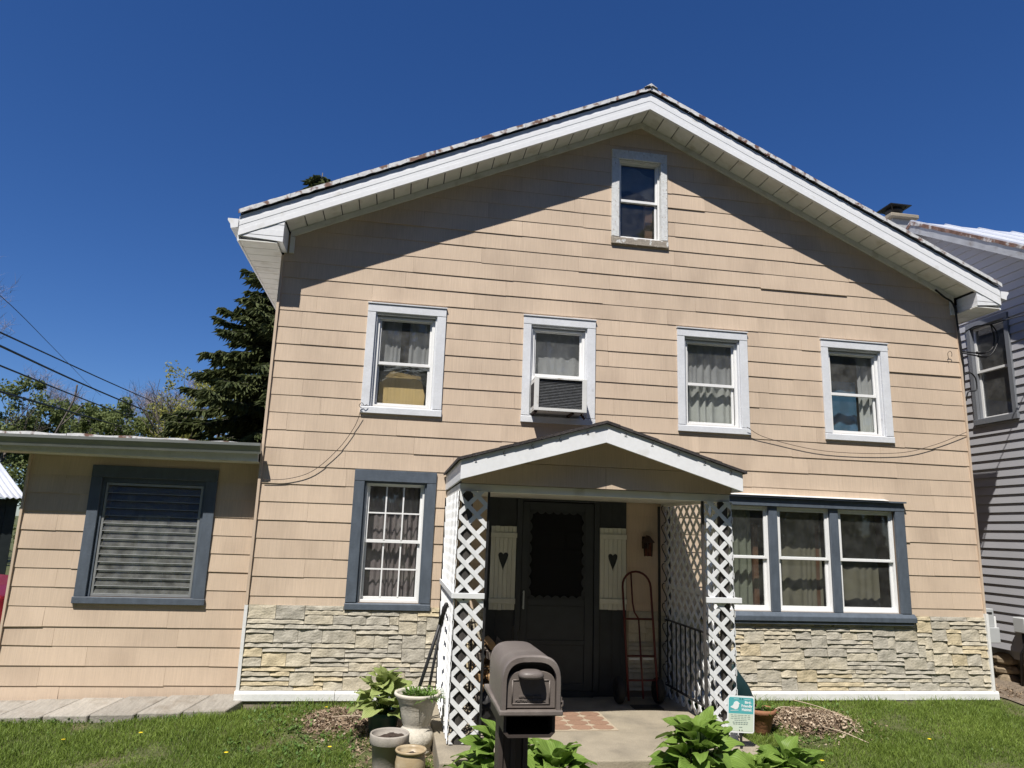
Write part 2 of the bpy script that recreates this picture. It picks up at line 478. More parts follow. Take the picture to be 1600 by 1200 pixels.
MT['fieldstone'] = mat('fieldstone', (0.24, 0.19, 0.13), 0.95, rnd=0.2, n1=(9, 0.3), bump=(25, 1.0))
MT['block'] = mat('chimney_block', (0.34, 0.34, 0.33), 0.9, n1=(20, 0.12), bump=(60, 0.5))
MT['rusty'] = mat('rust_edge', (0.16, 0.09, 0.065), 0.9, n1=(12, 0.4), bump=(30, 0.6), patch=((0.45, 0.43, 0.41), 8, 0.56, 0.06))
MT['shedroof'] = mat('corrugated_metal', (0.66, 0.68, 0.72), 0.35, n1=(3, 0.06), metal=0.2)
MT['shedwall'] = mat('dark_green_boards', (0.020, 0.027, 0.028), 0.8, rnd=0.2, n1=(6, 0.2))
MT['red'] = mat('red_car_paint', (0.20, 0.012, 0.020), 0.35, spec=0.5, coat=0.2)
MT['cardark'] = mat('car_dark_plastic', (0.02, 0.02, 0.022), 0.5)
MT['carglass'] = mat('car_glass', (0.02, 0.025, 0.03), 0.08, spec=0.8)
MT['tyre'] = mat('tyre_rubber', (0.02, 0.02, 0.02), 0.85)
MT['chrome'] = mat('bright_metal', (0.65, 0.66, 0.68), 0.25, metal=0.9)
MT['teal'] = mat('teal_print', (0.10, 0.42, 0.44), 0.4)
MT['cream'] = mat('pale_green_print', (0.62, 0.70, 0.58), 0.4)
MT['print'] = mat('dark_print', (0.20, 0.26, 0.24), 0.5)
MT['signwhite'] = mat('sign_white', (0.82, 0.84, 0.84), 0.35)
MT['ac'] = mat('ac_housing', (0.66, 0.66, 0.63), 0.5, n1=(8, 0.08), patch=((0.36, 0.32, 0.26), 7, 0.68, 0.08))
MT['acfin'] = mat('ac_fins', (0.16, 0.165, 0.17), 0.5, metal=0.5, n1=(30, 0.3))
MT['handtruck'] = mat('red_tube_paint', (0.075, 0.009, 0.008), 0.5, n1=(10, 0.15))
MT['rust'] = mat('rusty_lantern', (0.045, 0.024, 0.016), 0.8, n1=(20, 0.3))
MT['brass'] = mat('door_handle_metal', (0.5, 0.5, 0.5), 0.3, metal=0.8)
MT['wood'] = mat('split_firewood', (0.40, 0.25, 0.12), 0.85, rnd=0.25, n1=(20, 0.25, (6, 1, 1)))
MT['board'] = mat('yellow_board', (0.60, 0.42, 0.18), 0.7, n1=(8, 0.08, (6, 1, 0.3)))
MT['plastic_film'] = sheer_mat('torn_plastic_film', (0.55, 0.58, 0.60), 0.35)
MT['bluecloth'] = sheer_mat('blue_cloth', (0.10, 0.22, 0.34), 0.95)
MT['meter'] = mat('meter_grey', (0.43, 0.44, 0.44), 0.45, n1=(8, 0.05))
MT['matbase'] = mat('doormat_cream', (0.40, 0.33, 0.24), 0.95, n1=(80, 0.12), bump=(200, 0.5))
MT['matred'] = mat('doormat_terracotta', (0.27, 0.165, 0.11), 0.95, n1=(60, 0.15), bump=(200, 0.5), rnd=0.08)
MT['bag'] = mat('white_bag', (0.75, 0.77, 0.82), 0.5)
MT['shovelgreen'] = mat('dark_green_scoop', (0.010, 0.030, 0.034), 0.4, n1=(6, 0.15))
MT['grass'] = leaf_mat('grass_blades', (0.075, 0.13, 0.02), (0.24, 0.325, 0.065), 0.38, 0.5, 1.1)
MT['weed'] = leaf_mat('broad_weeds', (0.05, 0.11, 0.02), (0.15, 0.24, 0.06), 0.3, 0.5, 4)
MT['ground'] = mat('lawn_soil', (0.075, 0.085, 0.028), 1.0, n1=(6, 0.3), n2=(40, 0.35), bump=(40, 1.0), patch=((0.12, 0.09, 0.055), 2.5, 0.66, 0.1))
MT['hosta'] = leaf_mat('hosta_leaf', (0.055, 0.12, 0.016), (0.20, 0.305, 0.06), 0.32, 0.5, 9, 0.6, True)
MT['hosta_y'] = leaf_mat('pale_hosta_leaf', (0.10, 0.17, 0.035), (0.34, 0.40, 0.14), 0.32, 0.5, 8, 0.5, True)
MT['lily'] = leaf_mat('lily_leaf', (0.05, 0.11, 0.018), (0.14, 0.23, 0.045), 0.3, 0.4, 8, 0.4)
MT['spruce'] = leaf_mat('spruce_needles', (0.034, 0.050, 0.018), (0.14, 0.16, 0.055), 0.25, 0.7, 1.2)
MT['leafgreen'] = leaf_mat('fresh_green_leaves', (0.085, 0.115, 0.035), (0.22, 0.26, 0.095), 0.4, 0.6, 0.8)
MT['leafyellow'] = leaf_mat('yellow_green_leaves', (0.15, 0.16, 0.03), (0.36, 0.35, 0.10), 0.4, 0.6, 0.8)
MT['twig'] = leaf_mat('bare_twigs', (0.16, 0.13, 0.12), (0.30, 0.25, 0.24), 0.0, 0.9, 1)
MT['dandelion'] = mat('dandelion_yellow', (0.85, 0.62, 0.02), 0.7)
MT['road'] = mat('asphalt_road', (0.05, 0.05, 0.05), 0.9, n1=(60, 0.3), bump=(90, 0.6))
MT['gravel'] = mat('gravel_path', (0.17, 0.135, 0.10), 1.0, n1=(20, 0.3), n2=(90, 0.4), bump=(60, 1.0))
MT['ladder'] = mat('attic_wood', (0.11, 0.055, 0.03), 0.8, n1=(10, 0.2))

# ================================================================== the setting
def smooth01(t):
    t = max(0.0, min(1.0, t)); return t * t * (3 - 2 * t)


def gz(x, y):
    yy = max(-2.6, min(0.0, y))
    z = -0.145 + 0.075 * yy
    z += 0.035 * smooth01((x - 4.5) / 2.0) * (1 + yy / 2.6) - 0.045 * smooth01(-x / 1.5)
    z -= 0.05 * smooth01(1 - abs(x - 0.15) / 0.6) * smooth01(1 + y / 0.5)
    z += 0.012 * math.sin(1.7 * x + 0.6) * math.sin(2.1 * y + 1.0)
    return z


SLAB = (1.95, 4.78, -2.22, 0.0)
SLAB_Z = -0.065
xs = sorted(set([-700, -300, -140, -70, -40, -25, -16, -11, -8, -6] + [round(-5 + 0.25 * i, 3) for i in range(65)] + [12, 14, 18, 25, 40, 70, 140, 300, 700]))
ys = sorted(set([-700, -300, -140, -70, -40, -25, -16, -12, -9, -7.5, -6, -5] + [round(-4.5 + 0.25 * i, 3) for i in range(25)] + [2.5, 4, 6, 9, 14, 20, 30, 45, 70, 140, 300, 700]))
b = MB()
b.v = [Vector((x, y, gz(x, y) if -6 < y < 20 and -30 < x < 40 else -0.34)) for y in ys for x in xs]
nx = len(xs)
for j in range(len(ys) - 1):
    for i in range(nx - 1):
        b.f.append([j * nx + i, j * nx + i + 1, (j + 1) * nx + i + 1, (j + 1) * nx + i]); b.sm.append(True)
prop(b.build('ground', MT['ground'], fix=False), kind='structure')
b = MB().box(-300, 300, -12.5, -5.7, -0.45, -0.29)
prop(b.build('road', MT['road']), kind='structure')
# gravel strip between the two houses
b = MB()
b.grid(8, 16, lambda u, v: (8.98 + u * (1.0 + 0.5 * (1 - v)) + 0.05 * math.sin(9 * v), -1.1 + 6 * v, gz(9.3, -1.1 + 6 * v) + 0.012 + 0.01 * math.sin(7 * u + 11 * v)))
prop(b.build('gravel_path', MT['gravel'], fix=False), kind='structure')
# flagstones along the gravel strip
for i, (x, y, w, d) in enumerate([(9.25, -0.32, 0.42, 0.3), (9.55, -0.75, 0.5, 0.32)]):
    fs = MB().prism([(x - w / 2, y - d / 2), (x + w * .4, y - d * .55), (x + w / 2, y + d * .4), (x - w * .35, y + d / 2)], gz(x, y) - 0.03, gz(x, y) + 0.03, 'z').build('flagstone', MT['paver'], bevel=0.008)
    prop(fs, ['pale flagstone nearest the corner of the tan house', 'pale flagstone farther right on the gravel strip'][i], 'flagstone')

# ================================================================== main house
HW, HD = 8.8, 9.0
RX, RZ, SL = 4.37, 7.07, 0.46
def zs(x): return RZ - SL * abs(x - RX)
house = empty('main_house', (4.4, 4.5, -0.15), 'tan sided gable house with stone base and white trim', 'house')
OP = {'w1': (1.11, 1.83, 3.06, 4.18), 'w2': (2.97, 3.67, 3.06, 4.18), 'w3': (4.925, 5.66, 3.06, 4.18), 'w4': (6.88, 7.63, 3.06, 4.18),
      'attic': (4.07, 4.635, 5.43, 6.515), 'low': (1.125, 1.82, 0.895, 2.205), 'triple': (5.22, 7.66, 0.88, 2.11), 'door': (2.93, 3.78, 0.0, 2.06)}
DARK = (2.54, 4.17, -0.06, 2.135)
# structural front wall with real openings
fwall = MB()
for (a0, a1, c0, c1) in rect_minus((0, HW, -0.3, 7.1), list(OP.values())):
    for sgn in (-1, 1):
        h = [(1, 0, RX)] if sgn < 0 else [(-1, 0, -RX)]
        h.append((SL * sgn, 1, RZ + SL * sgn * RX - 0.01))
        p = clip_poly([(a0, c0), (a1, c0), (a1, c1), (a0, c1)], h)
        if p: fwall.prism(p, 0.004, 0.12)
front = fwall.build('front_wall', MT['wallback'], house)
sw = MB()
sw.box(0.0, 0.12, 0.12, HD, -0.3, 5.0); sw.box(HW - 0.12, HW, 0.12, HD, -0.3, 5.0)
sw.prism(clip_poly([(0, -0.3), (HW, -0.3), (HW, 7.2), (0, 7.2)], [(-SL, 1, RZ - SL * RX - .01), (SL, 1, RZ + SL * RX - .01)]), HD - 0.12, HD)
sw.build('side_wall', MT['siding'], house)
fl = MB()
for z in (-0.08, 2.6, 4.95): fl.box(0.125, HW - 0.125, 0.125, HD - 0.125, z - 0.06, z)
fl.box(2.35, 2.45, 0.13, HD - .13, -0.08, 4.9); fl.box(4.3, 4.4, 0.13, HD - .13, 2.6, 4.88); fl.box(6.2, 6.3, 0.13, HD - .13, 2.6, 4.88)
fl.box(0.13, HW - .13, 3.2, 3.3, -0.08, 6.0)
fl.build('interior_partition', MT['interior'], house)

# ---- siding shingles, each a tapered slab of its own
TRIMS = {k: (OP[k][0] - .06, OP[k][1] + .06, OP[k][2] - .05, OP[k][3] + .06) for k in OP if k != 'door'}
HOLES = list(TRIMS.values()) + [DARK]


def shingle(parent, rect, zb, h, holes, halves, y0, yb, yt, jit=True):
    a0, a1, c0, c1 = rect
    m = MB()
    j = random.uniform(-.0025, .0025) if jit else 0
    k = random.uniform(-.003, .003) if jit else 0
    pb = random.uniform(-.002, .003)
    if jit and random.random() < .035: pb += .007; j -= .006
    rs = rect_minus((a0 + .0008, a1 - .0008, c0, c1), holes)
    comps = []
    for r in rs:
        hit = [g for g in comps if any(not (r[0] > q[1] + 1e-6 or r[1] < q[0] - 1e-6 or r[2] > q[3] + 1e-6 or r[3] < q[2] - 1e-6) for q in g)]
        comps = [g for g in comps if g not in hit] + [sum(hit, []) + [r]]
    for g in comps:
        m = MB()
        for r in g:
            def zz(x, z): return z + (j + k * (2 * (x - a0) / (a1 - a0) - 1) if abs(z - c0) < 1e-6 else 0)
            p = clip_poly([(r[0], zz(r[0], r[2])), (r[1], zz(r[1], r[2])), (r[1], r[3]), (r[0], r[3])], halves)
            if p:
                m.prism(p, lambda q: y0 - (yt + (yb + pb - yt) * (1 - (q[1] - zb) / h)), y0)
        if m.v:
            m.build('shingle', MT['siding'], parent)


EXP, ZC = 0.1985, 0.948
LEN = 1.22
k = -1
rake = [(-SL, 1, RZ - SL * RX - .035), (SL, 1, RZ + SL * RX - .035)]
while True:
    zb = ZC + EXP * k
    if zb > 7.0: break
    ztop = zb + EXP + 0.004
    z0 = max(zb, 0.855)
    half = (RZ - zb) / SL
    xl, xr = max(0.0, RX - half), min(HW, RX + half)
    off = -random.choice([0.0, 0.3, 0.61, 0.9, 0.15, 0.75]) - random.uniform(0, .12)
    x = off + (math.floor((xl - off) / LEN)) * LEN
    while x < xr:
        x0, x1 = max(x, xl), min(x + LEN, xr)
        if x1 - x0 > .03:
            shingle(front, (x0, x1, z0, ztop), zb, EXP, HOLES, rake, 0.003, 0.0118, 0.005)
        x += LEN
    k += 1

# ---- cast stone base, stone by stone
stonepart = MB()
for a, c in ((0.0, 2.54), (4.17, HW)):
    stonepart.box(a, c, -0.005, 0.003, 0.0, 0.855)
stonepart = stonepart.build('stone_veneer', MT['mortar'], house)
UH, UW = 0.0475, 0.05
def stones(X0, X1, blocked):
    R, Cn = 18, int(round((X1 - X0) / UW))
    occ = np.zeros((R, Cn), bool)
    for (b0, b1, c0, c1) in blocked:
        for r in range(R):
            for c in range(Cn):
                xc, zc = X0 + (c + .5) * UW, (r + .5) * UH
                if b0 < xc < b1 and c0 < zc < c1: occ[r, c] = True
    for r in range(R):
        c = 0
        while c < Cn:
            if occ[r, c]: c += 1; continue
            hh = random.choice([1, 1, 1, 2, 2, 3, 3])
            ww = {1: random.randint(6, 12), 2: random.randint(4, 8), 3: random.randint(4, 6)}[hh]
            hh = min(hh, R - r)
            w = 0
            while w < ww and c + w < Cn and not occ[r:r + hh, c + w].any(): w += 1
            if w < 2:
                hh = 1; w = 0
                while w < ww and c + w < Cn and not occ[r, c + w]: w += 1
            # avoid leaving a one-cell sliver
            if c + w < Cn and not occ[r, c + w] and (c + w + 1 >= Cn or occ[r, c + w + 1]) and not occ[r:r + hh, c + w].any(): w += 1
            occ[r:r + hh, c:c + w] = True
            x0, x1, z0, z1 = X0 + c * UW + .002, X0 + (c + w) * UW - .002, r * UH + .002, (r + hh) * UH - .002
            make_stone(x0, x1, z0, z1, hh)
            c += w


def make_stone(x0, x1, z0, z1, hh):
    nu = max(3, min(8, int((x1 - x0) / .05))); nv = {1: 3, 2: 4, 3: 5}[hh]
    p1, p2, p3 = [random.uniform(0, 6.28) for _ in range(3)]
    base = random.uniform(.016, .021)
    low = random.uniform(.004, .011)
    rg = [random.uniform(-.0045, .0045) for _ in range(nu + 1)]
    def fn(u, v):
        x = x0 + u * (x1 - x0); z = z0 + v * (z1 - z0)
        i = int(round(u * nu))
        if v < 1e-6: z += abs(rg[i]) * .7
        edge = min(u, 1 - u, v * 1.0, 1 - v)
        y = base + low * (1 - v) ** 2 + .004 * math.sin(23 * x + p1) * math.sin(40 * z + p2) + .003 * math.sin(61 * x + p3) + rg[i] * (1 - v) * .8
        if edge < 1e-6: y -= .005 if v > 1e-6 else .001
        return (x, -y, z)
    m = MB()
    m.grid(nu, nv, fn, False)
    # skirt back to the mortar
    n = nu + 1
    ring = [i for i in range(n)] + [j * n + nu for j in range(1, nv + 1)] + [nv * n + i for i in range(nu - 1, -1, -1)] + [j * n for j in range(nv - 1, 0, -1)]
    b0 = len(m.v)
    for q in ring: m.v.append(Vector((m.v[q].x, -.003, m.v[q].z)))
    L_ = len(ring)
    for i in range(L_):
        m.f.append([ring[i], b0 + i, b0 + (i + 1) % L_, ring[(i + 1) % L_]]); m.sm.append(False)
    xm = (x0 + x1) / 2
    t = random.random() + .35 * math.sin(xm * 2.1 + z0 * 5)
    mm = MT['stone_warm'] if t > .95 else (MT['stone_grey'] if t < .22 else MT['stone'])
    m.build('stone', mm, stonepart)


stones(0.0, 2.55, [(1.0, 1.94, 0.80, 2)])
stones(4.2, 8.8, [(5.08, 7.86, 0.74, 2)])

# ---- base board and foundation
for a, c in ((-0.03, 0.98), (0.984, 1.94), (4.80, 6.35), (6.354, 7.6), (7.604, 8.87)):
    m = MB(); m.prism([(-0.055, -0.098), (0.0, -0.098), (0.0, -0.002), (-0.045, -0.002), (-0.055, -0.03)], a, c, 'x')
    m.build('base_board', MT['white'], house, bevel=0.003)
m = MB(); m.box(-0.015, 1.94, -0.035, 0.10, -0.5, -0.1); m.box(4.80, 8.83, -0.035, .1, -0.5, -0.1)
m.build('foundation', MT['found'], house)
MB().box(-0.022, 0.012, -0.034, 0.05, 0.0, 0.85).build('corner_trim', MT['white'], house)
MB().box(-0.022, 0.006, -0.03, 0.05, 0.853, 4.78).build('corner_trim', MT['siding'], house)
MB().box(8.796, 8.83, -0.045, 0.05, 0.0, 0.9).build('corner_trim', MT['white'], house)
MB().box(8.797, 8.822, -0.026, 0.05, 0.903, 4.78).build('corner_trim', MT['siding'], house)

# ---- roof
roof = MB()
XE0, XE1 = -0.45, 9.19
for sgn, xe in ((-1, XE0), (1, XE1)):
    roof.prism([(RX, RZ + .225), (xe, zs(xe) + .225), (xe, zs(xe) + .255), (RX, RZ + .255)], -0.345, HD + 0.35)
roof = roof.build('roof', MT['roofdark'], house)


def wav(i): return .5 + .5 * math.sin(i * 12.9898 + 4.1) * math.sin(i * 3.7)
# fascia boards (rake): ribbed aluminium, four strips per side
for sgn, xe in ((-1, XE0), (1, XE1)):
    for q, (a, c, y) in enumerate(((0.0, 0.062, -0.362), (0.0625, 0.118, -0.359), (0.1185, 0.168, -0.362), (0.1685, 0.236, -0.359))):
        m = MB()
        xa = RX
        m.prism([(xa, RZ + a - .012), (xe, zs(xe) + a - .012), (xe, zs(xe) + c - .012), (xa, RZ + c - .012)], y, -0.325)
        m.build('fascia_strip', MT['alum'], roof)
# peeling tin edge over the rake, in lengths with uneven lower edges
for sgn, xe in ((-1, XE0 - .02), (1, XE1 + .02)):
    n = 9
    for i in range(n):
        xa = RX + (xe - RX) * i / n; xb = RX + (xe - RX) * (i + 1) / n - sgn * .004
        ts = 8
        pts = []
        lift = random.uniform(-.006, .006)
        for j in range(ts + 1):
            x = xa + (xb - xa) * j / ts
            pts.append((x, zs(x) + .292 + lift + .003 * math.sin(j * 2 + i)))
        low = []
        for j in range(ts, -1, -1):
            x = xa + (xb - xa) * j / ts
            low.append((x, zs(x) + .292 - .040 - .016 * wav(i * 11 + j + (3 if sgn > 0 else 0))))
        m = MB()
        vs = [(x, -0.392, z) for x, z in pts] + [(x, -0.392, z) for x, z in reversed(low)]
        vs2 = [(x, -0.384, z) for x, z in pts] + [(x, -0.384, z) for x, z in reversed(low)]
        N_ = ts + 1
        m.add(vs + vs2, [(j, j + 1, N_ + j + 1, N_ + j) for j in range(ts)] + [(2 * N_ + j, 3 * N_ + j, 3 * N_ + j + 1, 2 * N_ + j + 1) for j in range(ts)]
              + [(N_ + j, N_ + j + 1, 3 * N_ + j + 1, 3 * N_ + j) for j in range(ts)])
        # the tin sheet itself running back over the roof
        m.prism([(xa, zs(xa) + .288), (xb, zs(xb) + .288), (xb, zs(xb) + .294), (xa, zs(xa) + .294)], -0.390, HD + .38)
        m.build('tin_sheet', MT['roofmetal'], roof)
m = MB()
m.prism([(RX - .09, RZ + .262), (RX, RZ + .305), (RX + .09, RZ + .262), (RX, RZ + .325)], -0.41, HD + .4)
m.tube([(RX, -0.415, RZ + .295), (RX, -0.2, RZ + .30)], .016, 8)
m.build('ridge_cap', MT['roofmetal'], roof)
# rake soffit panels
for sgn, xe, xin in ((-1, XE0, 0.04), (1, XE1, 8.83)):
    n = 22
    for i in range(n):
        xa = RX + (xin - RX) * i / n; xb = RX + (xin - RX) * (i + 1) / n
        d = .006 * sgn
        m = MB()
        m.prism([(xa + d, zs(xa + d) - .0), (xb - d, zs(xb - d)), (xb - d, zs(xb - d) + .012), (xa + d, zs(xa + d) + .012)], -0.324, -0.002)
        m.build('soffit_panel', MT['soffit'], roof)
m = MB()
for sgn, xe in ((-1, XE0), (1, XE1)):
    m.prism([(RX, RZ + .02), (xe, zs(xe) + .02), (xe, zs(xe) + .05), (RX, RZ + .05)], -0.324, 0.0)
m.build('soffit_backing', MT['roofdark'], roof)
for sgn, xin in ((-1, 0.06), (1, 8.78)):
    m = MB(); m.prism([(RX, RZ - .075), (xin, zs(xin) - .075), (xin, zs(xin) - .004), (RX, RZ - .004)], -0.036, 0.0)
    m.build('frieze_board', MT['soffit'], roof)
    m = MB(); xx = xin
    m.box(min(xx, xx - sgn * .05), max(xx, xx - sgn * .05), -0.034, 0.0, zs(xin) - .27, zs(xin) - .072)
    m.build('frieze_end', MT['soffit'], roof)
# boxed cornice returns
ZR = 4.815
for sgn, xe, xi in ((-1, XE0 + .012, 0.035), (1, XE1 - .012, 8.845)):
    rib = [(xe, ZR + .03), (xi, ZR), (xi, zs(xi) - .012), (xe, zs(xe) - .012)]
    for q in range(4):
        zlo, zhi = ZR - .01 + q * .07, ZR - .01 + q * .07 + .068
        p = clip_poly(rib, [(0, -1, -zlo), (0, 1, zhi)])
        if p: MB().prism(p, -0.352 - .003 * (q % 2), -0.006).build('return_panel', MT['alum'], roof)
    # boxed eave soffit running back, as separate panels
    xo = xe
    y = -0.345
    i = 0
    while y < 3.4:
        a, c = min(xo, xi if sgn > 0 else 0.0), max(xo, 0.0 if sgn < 0 else xi)
        if sgn > 0: a, c = HW + .03, xe
        else: a, c = xe, -.025
        MB().box(a, c, y + .004, y + .205, ZR - .022, ZR - .010).build('eave_soffit_panel', MT['soffit'], roof)
        y += .21; i += 1
    m = MB(); m.box(a, c, y, HD + .3, ZR - .022, ZR - .01); m.build('eave_soffit', MT['soffit'], roof)
    m = MB(); m.box(min(xe, xe + sgn * .02), max(xe, xe + sgn * .02), -0.34, HD + .3, ZR - .03, zs(xe) + .215); m.build('eave_fascia', MT['alum'], roof)
    # K-style gutter
    gx = xe + sgn * .022
    prof = [(0, .02), (.075, .0), (.085, .05), (.115, .09), (.115, .115), (.107, .115), (.105, .093), (.077, .055), (.07, .008), (.006, .025), (.006, .115), (0, .115)]
    m = MB(); base = zs(xe) + .06
    n = len(prof)
    vs = [(gx + sgn * px, -.36, base + pz) for px, pz in prof] + [(gx + sgn * px, HD + .3, base + pz) for px, pz in prof]
    m.add(vs, [(i, (i + 1) % n, n + (i + 1) % n, n + i) for i in range(n)])
    m.prism([(gx, base + .02), (gx + sgn * .075, base), (gx + sgn * .085, base + .05), (gx + sgn * .115, base + .09), (gx + sgn * .115, base + .115), (gx, base + .115)], -.364, -.358)
    m.build('gutter', MT['alum'], roof)

# ---- windows
def board_frame(m, op, wl, wr, wt, wb, y0, y1):
    x0, x1, z0, z1 = op
    m.box(x0 - wl, x0, y0, y1, z0, z1); m.box(x1, x1 + wr, y0, y1, z0, z1)
    if wt: m.box(x0 - wl, x1 + wr, y0 - .002, y1, z1, z1 + wt)
    if wb: m.box(x0 - wl, x1 + wr, y0 - .002, y1, z0 - wb, z0)


def sash(par, x0, x1, z0, z1, w, y, wb=None, mat_='vinyl', glass='glass', t=.024):
    wb = wb or w
    m = MB()
    m.box(x0, x0 + w, y, y + t, z0, z1); m.box(x1 - w, x1, y, y + t, z0, z1)
    m.box(x0 + w, x1 - w, y + .001, y + t - .001, z1 - w, z1); m.box(x0 + w, x1 - w, y + .001, y + t - .001, z0, z0 + wb)
    m.build('sash', MT[mat_], par, bevel=.002)
    MB().box(x0 + w - .004, x1 - w + .004, y + t * .5 - .002, y + t * .5 + .002, z0 + wb - .004, z1 - w + .004).build('pane', MT[glass], par)


def dh_window(key, label, tw, tmat, zmeet, sill='', head=True, inset=.035, glass='glass', jamb='vinyl', sillmat=None, topgap=.04, t=.018):
    x0, x1, z0, z1 = OP[key]
    wl, wr, wt, wb = tw
    m = MB()
    m.box(x0 - wl, x0, -.028, .0, z0, z1); m.box(x1, x1 + wr, -.028, .0, z0, z1)
    m.box(x0 - wl, x1 + wr, -.031, 0, z1 + .0015, z1 + wt)
    win = m.build('window', MT[tmat], house, bevel=.003)
    prop(win, label)
    if head:
        MB().box(x0 - wl - .006, x1 + wr + .006, -.042, 0, z1 + wt + .001, z1 + wt + .013).build('head_cap', MT[tmat], win)
    m = MB(); m.prism([(-.036, z0 - wb), (0, z0 - wb), (.09, z0 - .004), (-.015, z0 - .004), (-.036, z0 - .012)], x0 - wl - .004, x1 + wr + .004, 'x')
    m.build('sill', MT[sillmat or tmat], win, bevel=.003)
    # jamb lining
    m = MB()
    m.box(x0, x0 + t, .0, .12, z0, z1); m.box(x1 - t, x1, .0, .12, z0, z1); m.box(x0 + t, x1 - t, .0, .12, z1 - t, z1)
    m.build('jamb', MT[tmat], win)
    a0, a1 = x0 + t + .001, x1 - t - .001
    m = MB()   # storm frame
    m.box(a0, a0 + inset, .034, .06, z0, z1 - topgap); m.box(a1 - inset, a1, .034, .06, z0, z1 - topgap); m.box(a0 + inset, a1 - inset, .035, .06, z1 - topgap - inset * .6, z1 - topgap)
    m.box(a0 + inset, a1 - inset, .035, .06, z0, z0 + .03)
    m.build('storm_frame', MT[jamb], win, bevel=.002)
    MB().box(a0, a1, .0605, .085, z1 - topgap - .01, z1 - t - .001).build('head_stop', MT[tmat], win)
    b0, b1 = a0 + inset * .8, a1 - inset * .8
    sash(win, b0, b1, zmeet - .02, z1 - topgap - .008, .028, .0605, glass=glass, wb=.035)
    sash(win, b0, b1, z0 + .012, zmeet + .012, .03, .0865, wb=.045)
    return win


TW = (.095, .105, .10, .085)
dh_window('w1', 'upper window with a yellow board and torn plastic behind the lower pane', TW, 'trim_white', 3.59, glass='glass_dim')
dh_window('w2', 'upper window holding the air conditioner', TW, 'trim_white', 3.57, glass='glass_dim')
dh_window('w3', 'upper window with full white lace curtains', TW, 'trim_white', 3.59, glass='glass_dim')
dh_window('w4', 'upper window with blue cloth and one drawn curtain', TW, 'trim_white', 3.59, glass='glass_dim')
# attic
win = dh_window('attic', 'small attic window with flaking paint', (.10, .085, .125, .10), 'peeling', 5.975, head=False, inset=.022, topgap=.0, sillmat='peeling_sill', glass='glass', t=.004)
# lower left six over six
lw = dh_window('low', 'slate blue framed window with white grilles', (.115, .105, .125, .075), 'blue', 1.553, inset=.022, topgap=.012, head=False)
x0, x1, z0, z1 = OP['low']
for (c0, c1, y) in ((1.565, 2.155, .057), (.95, 1.545, .083)):
    for i in (1, 2):
        xx = x0 + .06 + (x1 - x0 - .12) * i / 3
        MB().box(xx - .008, xx + .008, y, y + .012, c0, c1).build('muntin', MT['vinyl'], lw)
    zz = (c0 + c1) / 2
    MB().box(x0 + .06, x1 - .06, y + .001, y + .011, zz - .008, zz + .008).build('muntin', MT['vinyl'], lw)
# triple window beside the porch
x0, x1, z0, z1 = OP['triple']
m = MB()
m.box(x0 - .12, x0, -.038, 0, z0, z1); m.box(x1, x1 + .13, -.038, 0, z0, z1); m.box(x0 - .12, x1 + .13, -.041, 0, z1 + .0015, z1 + .10)
tri = m.build('window', MT['blue'], house, bevel=.004)
prop(tri, 'slate blue framed triple window beside the porch')
m = MB(); m.prism([(-.072, z0 - .10), (-.0, z0 - .10), (.10, z0 - .003), (-.03, z0 - .003), (-.072, z0 - .045)], x0 - .16, x1 + .17, 'x'); m.build('sill', MT['blue'], tri, bevel=.004)
MB().box(x0 - .12, x1 + .13, -.056, 0, z0 - .135, z0 - .103).build('apron', MT['blue'], tri, bevel=.003)
MB().box(x0 - .13, x1 + .14, -.075, 0, z1 + .103, z1 + .122).build('head_cap', MT['blue'], tri)
m = MB(); m.prism([(-.085, z1 + .124), (0, z1 + .135), (0, z1 + .147), (-.085, z1 + .13)], x0 - .1, 7.55, 'x'); m.build('drip_flashing', MT['white'], tri)
m = MB(); m.box(x1 + .0015, x1 + .045, -.018, .1, z0, z1); m.build('jamb', MT['blue'], tri)
for xm in (6.03, 6.84):
    MB().box(xm - .055, xm + .055, -.012, .11, z0, z1).build('mullion', MT['blue'], tri, bevel=.003)
for a, c in ((5.225, 5.974), (6.087, 6.783), (6.897, 7.655)):
    m = MB()
    m.box(a, a + .02, .02, .075, z0, z1); m.box(c - .02, c, .02, .075, z0, z1); m.box(a + .02, c - .02, .021, .075, z1 - .02, z1); m.box(a + .02, c - .02, .021, .075, z0, z0 + .02)
    m.build('storm_frame', MT['vinyl'], tri, bevel=.002)
    sash(tri, a + .021, c - .021, 1.485, z1 - .022, .03, .026)
    sash(tri, a + .021, c - .021, z0 + .022, 1.52, .035, .053, wb=.04)

# ---- charcoal entrance wall, door, shutters
m = MB()
for r in rect_minus((DARK[0], DARK[1], DARK[2], DARK[3]), [OP['door']]): m.box(r[0], r[1], -.022, .003, r[2], r[3])
ent = m.build('entrance_panel', MT['charcoal'], house)
for x in (2.66, 2.86, 3.86, 4.0, 4.11):
    MB().box(x - .006, x + .006, -.026, -.0225, -.05, 2.12).build('batten', MT['charcoal'], ent)
m = MB(); board_frame(m, (2.93, 3.78, 0, 2.06), .06, .06, .06, 0, -.05, -.023)
m.build('door_frame', MT['charcoal_door'], ent, bevel=.003)
door = MB(); x0, x1, z0, z1 = 2.935, 3.775, 0.0, 2.05
door.box(x0, x0 + .075, -.03, .01, z0, z1); door.box(x1 - .1, x1, -.03, .01, z0, z1)
door.box(x0 + .075, x1 - .1, -.029, .01, 1.955, z1); door.box(x0 + .075, x1 - .1, -.029, .01, .90, .97); door.box(x0 + .075, x1 - .1, -.029, .01, .0, .07); door.box(x0 + .075, x1 - .1, -.029, .01, .48, .53)
door.box(x0 + .075, x1 - .1, -.018, .0, .07, .90)
door = door.build('door', MT['charcoal_door'], house, bevel=.003)
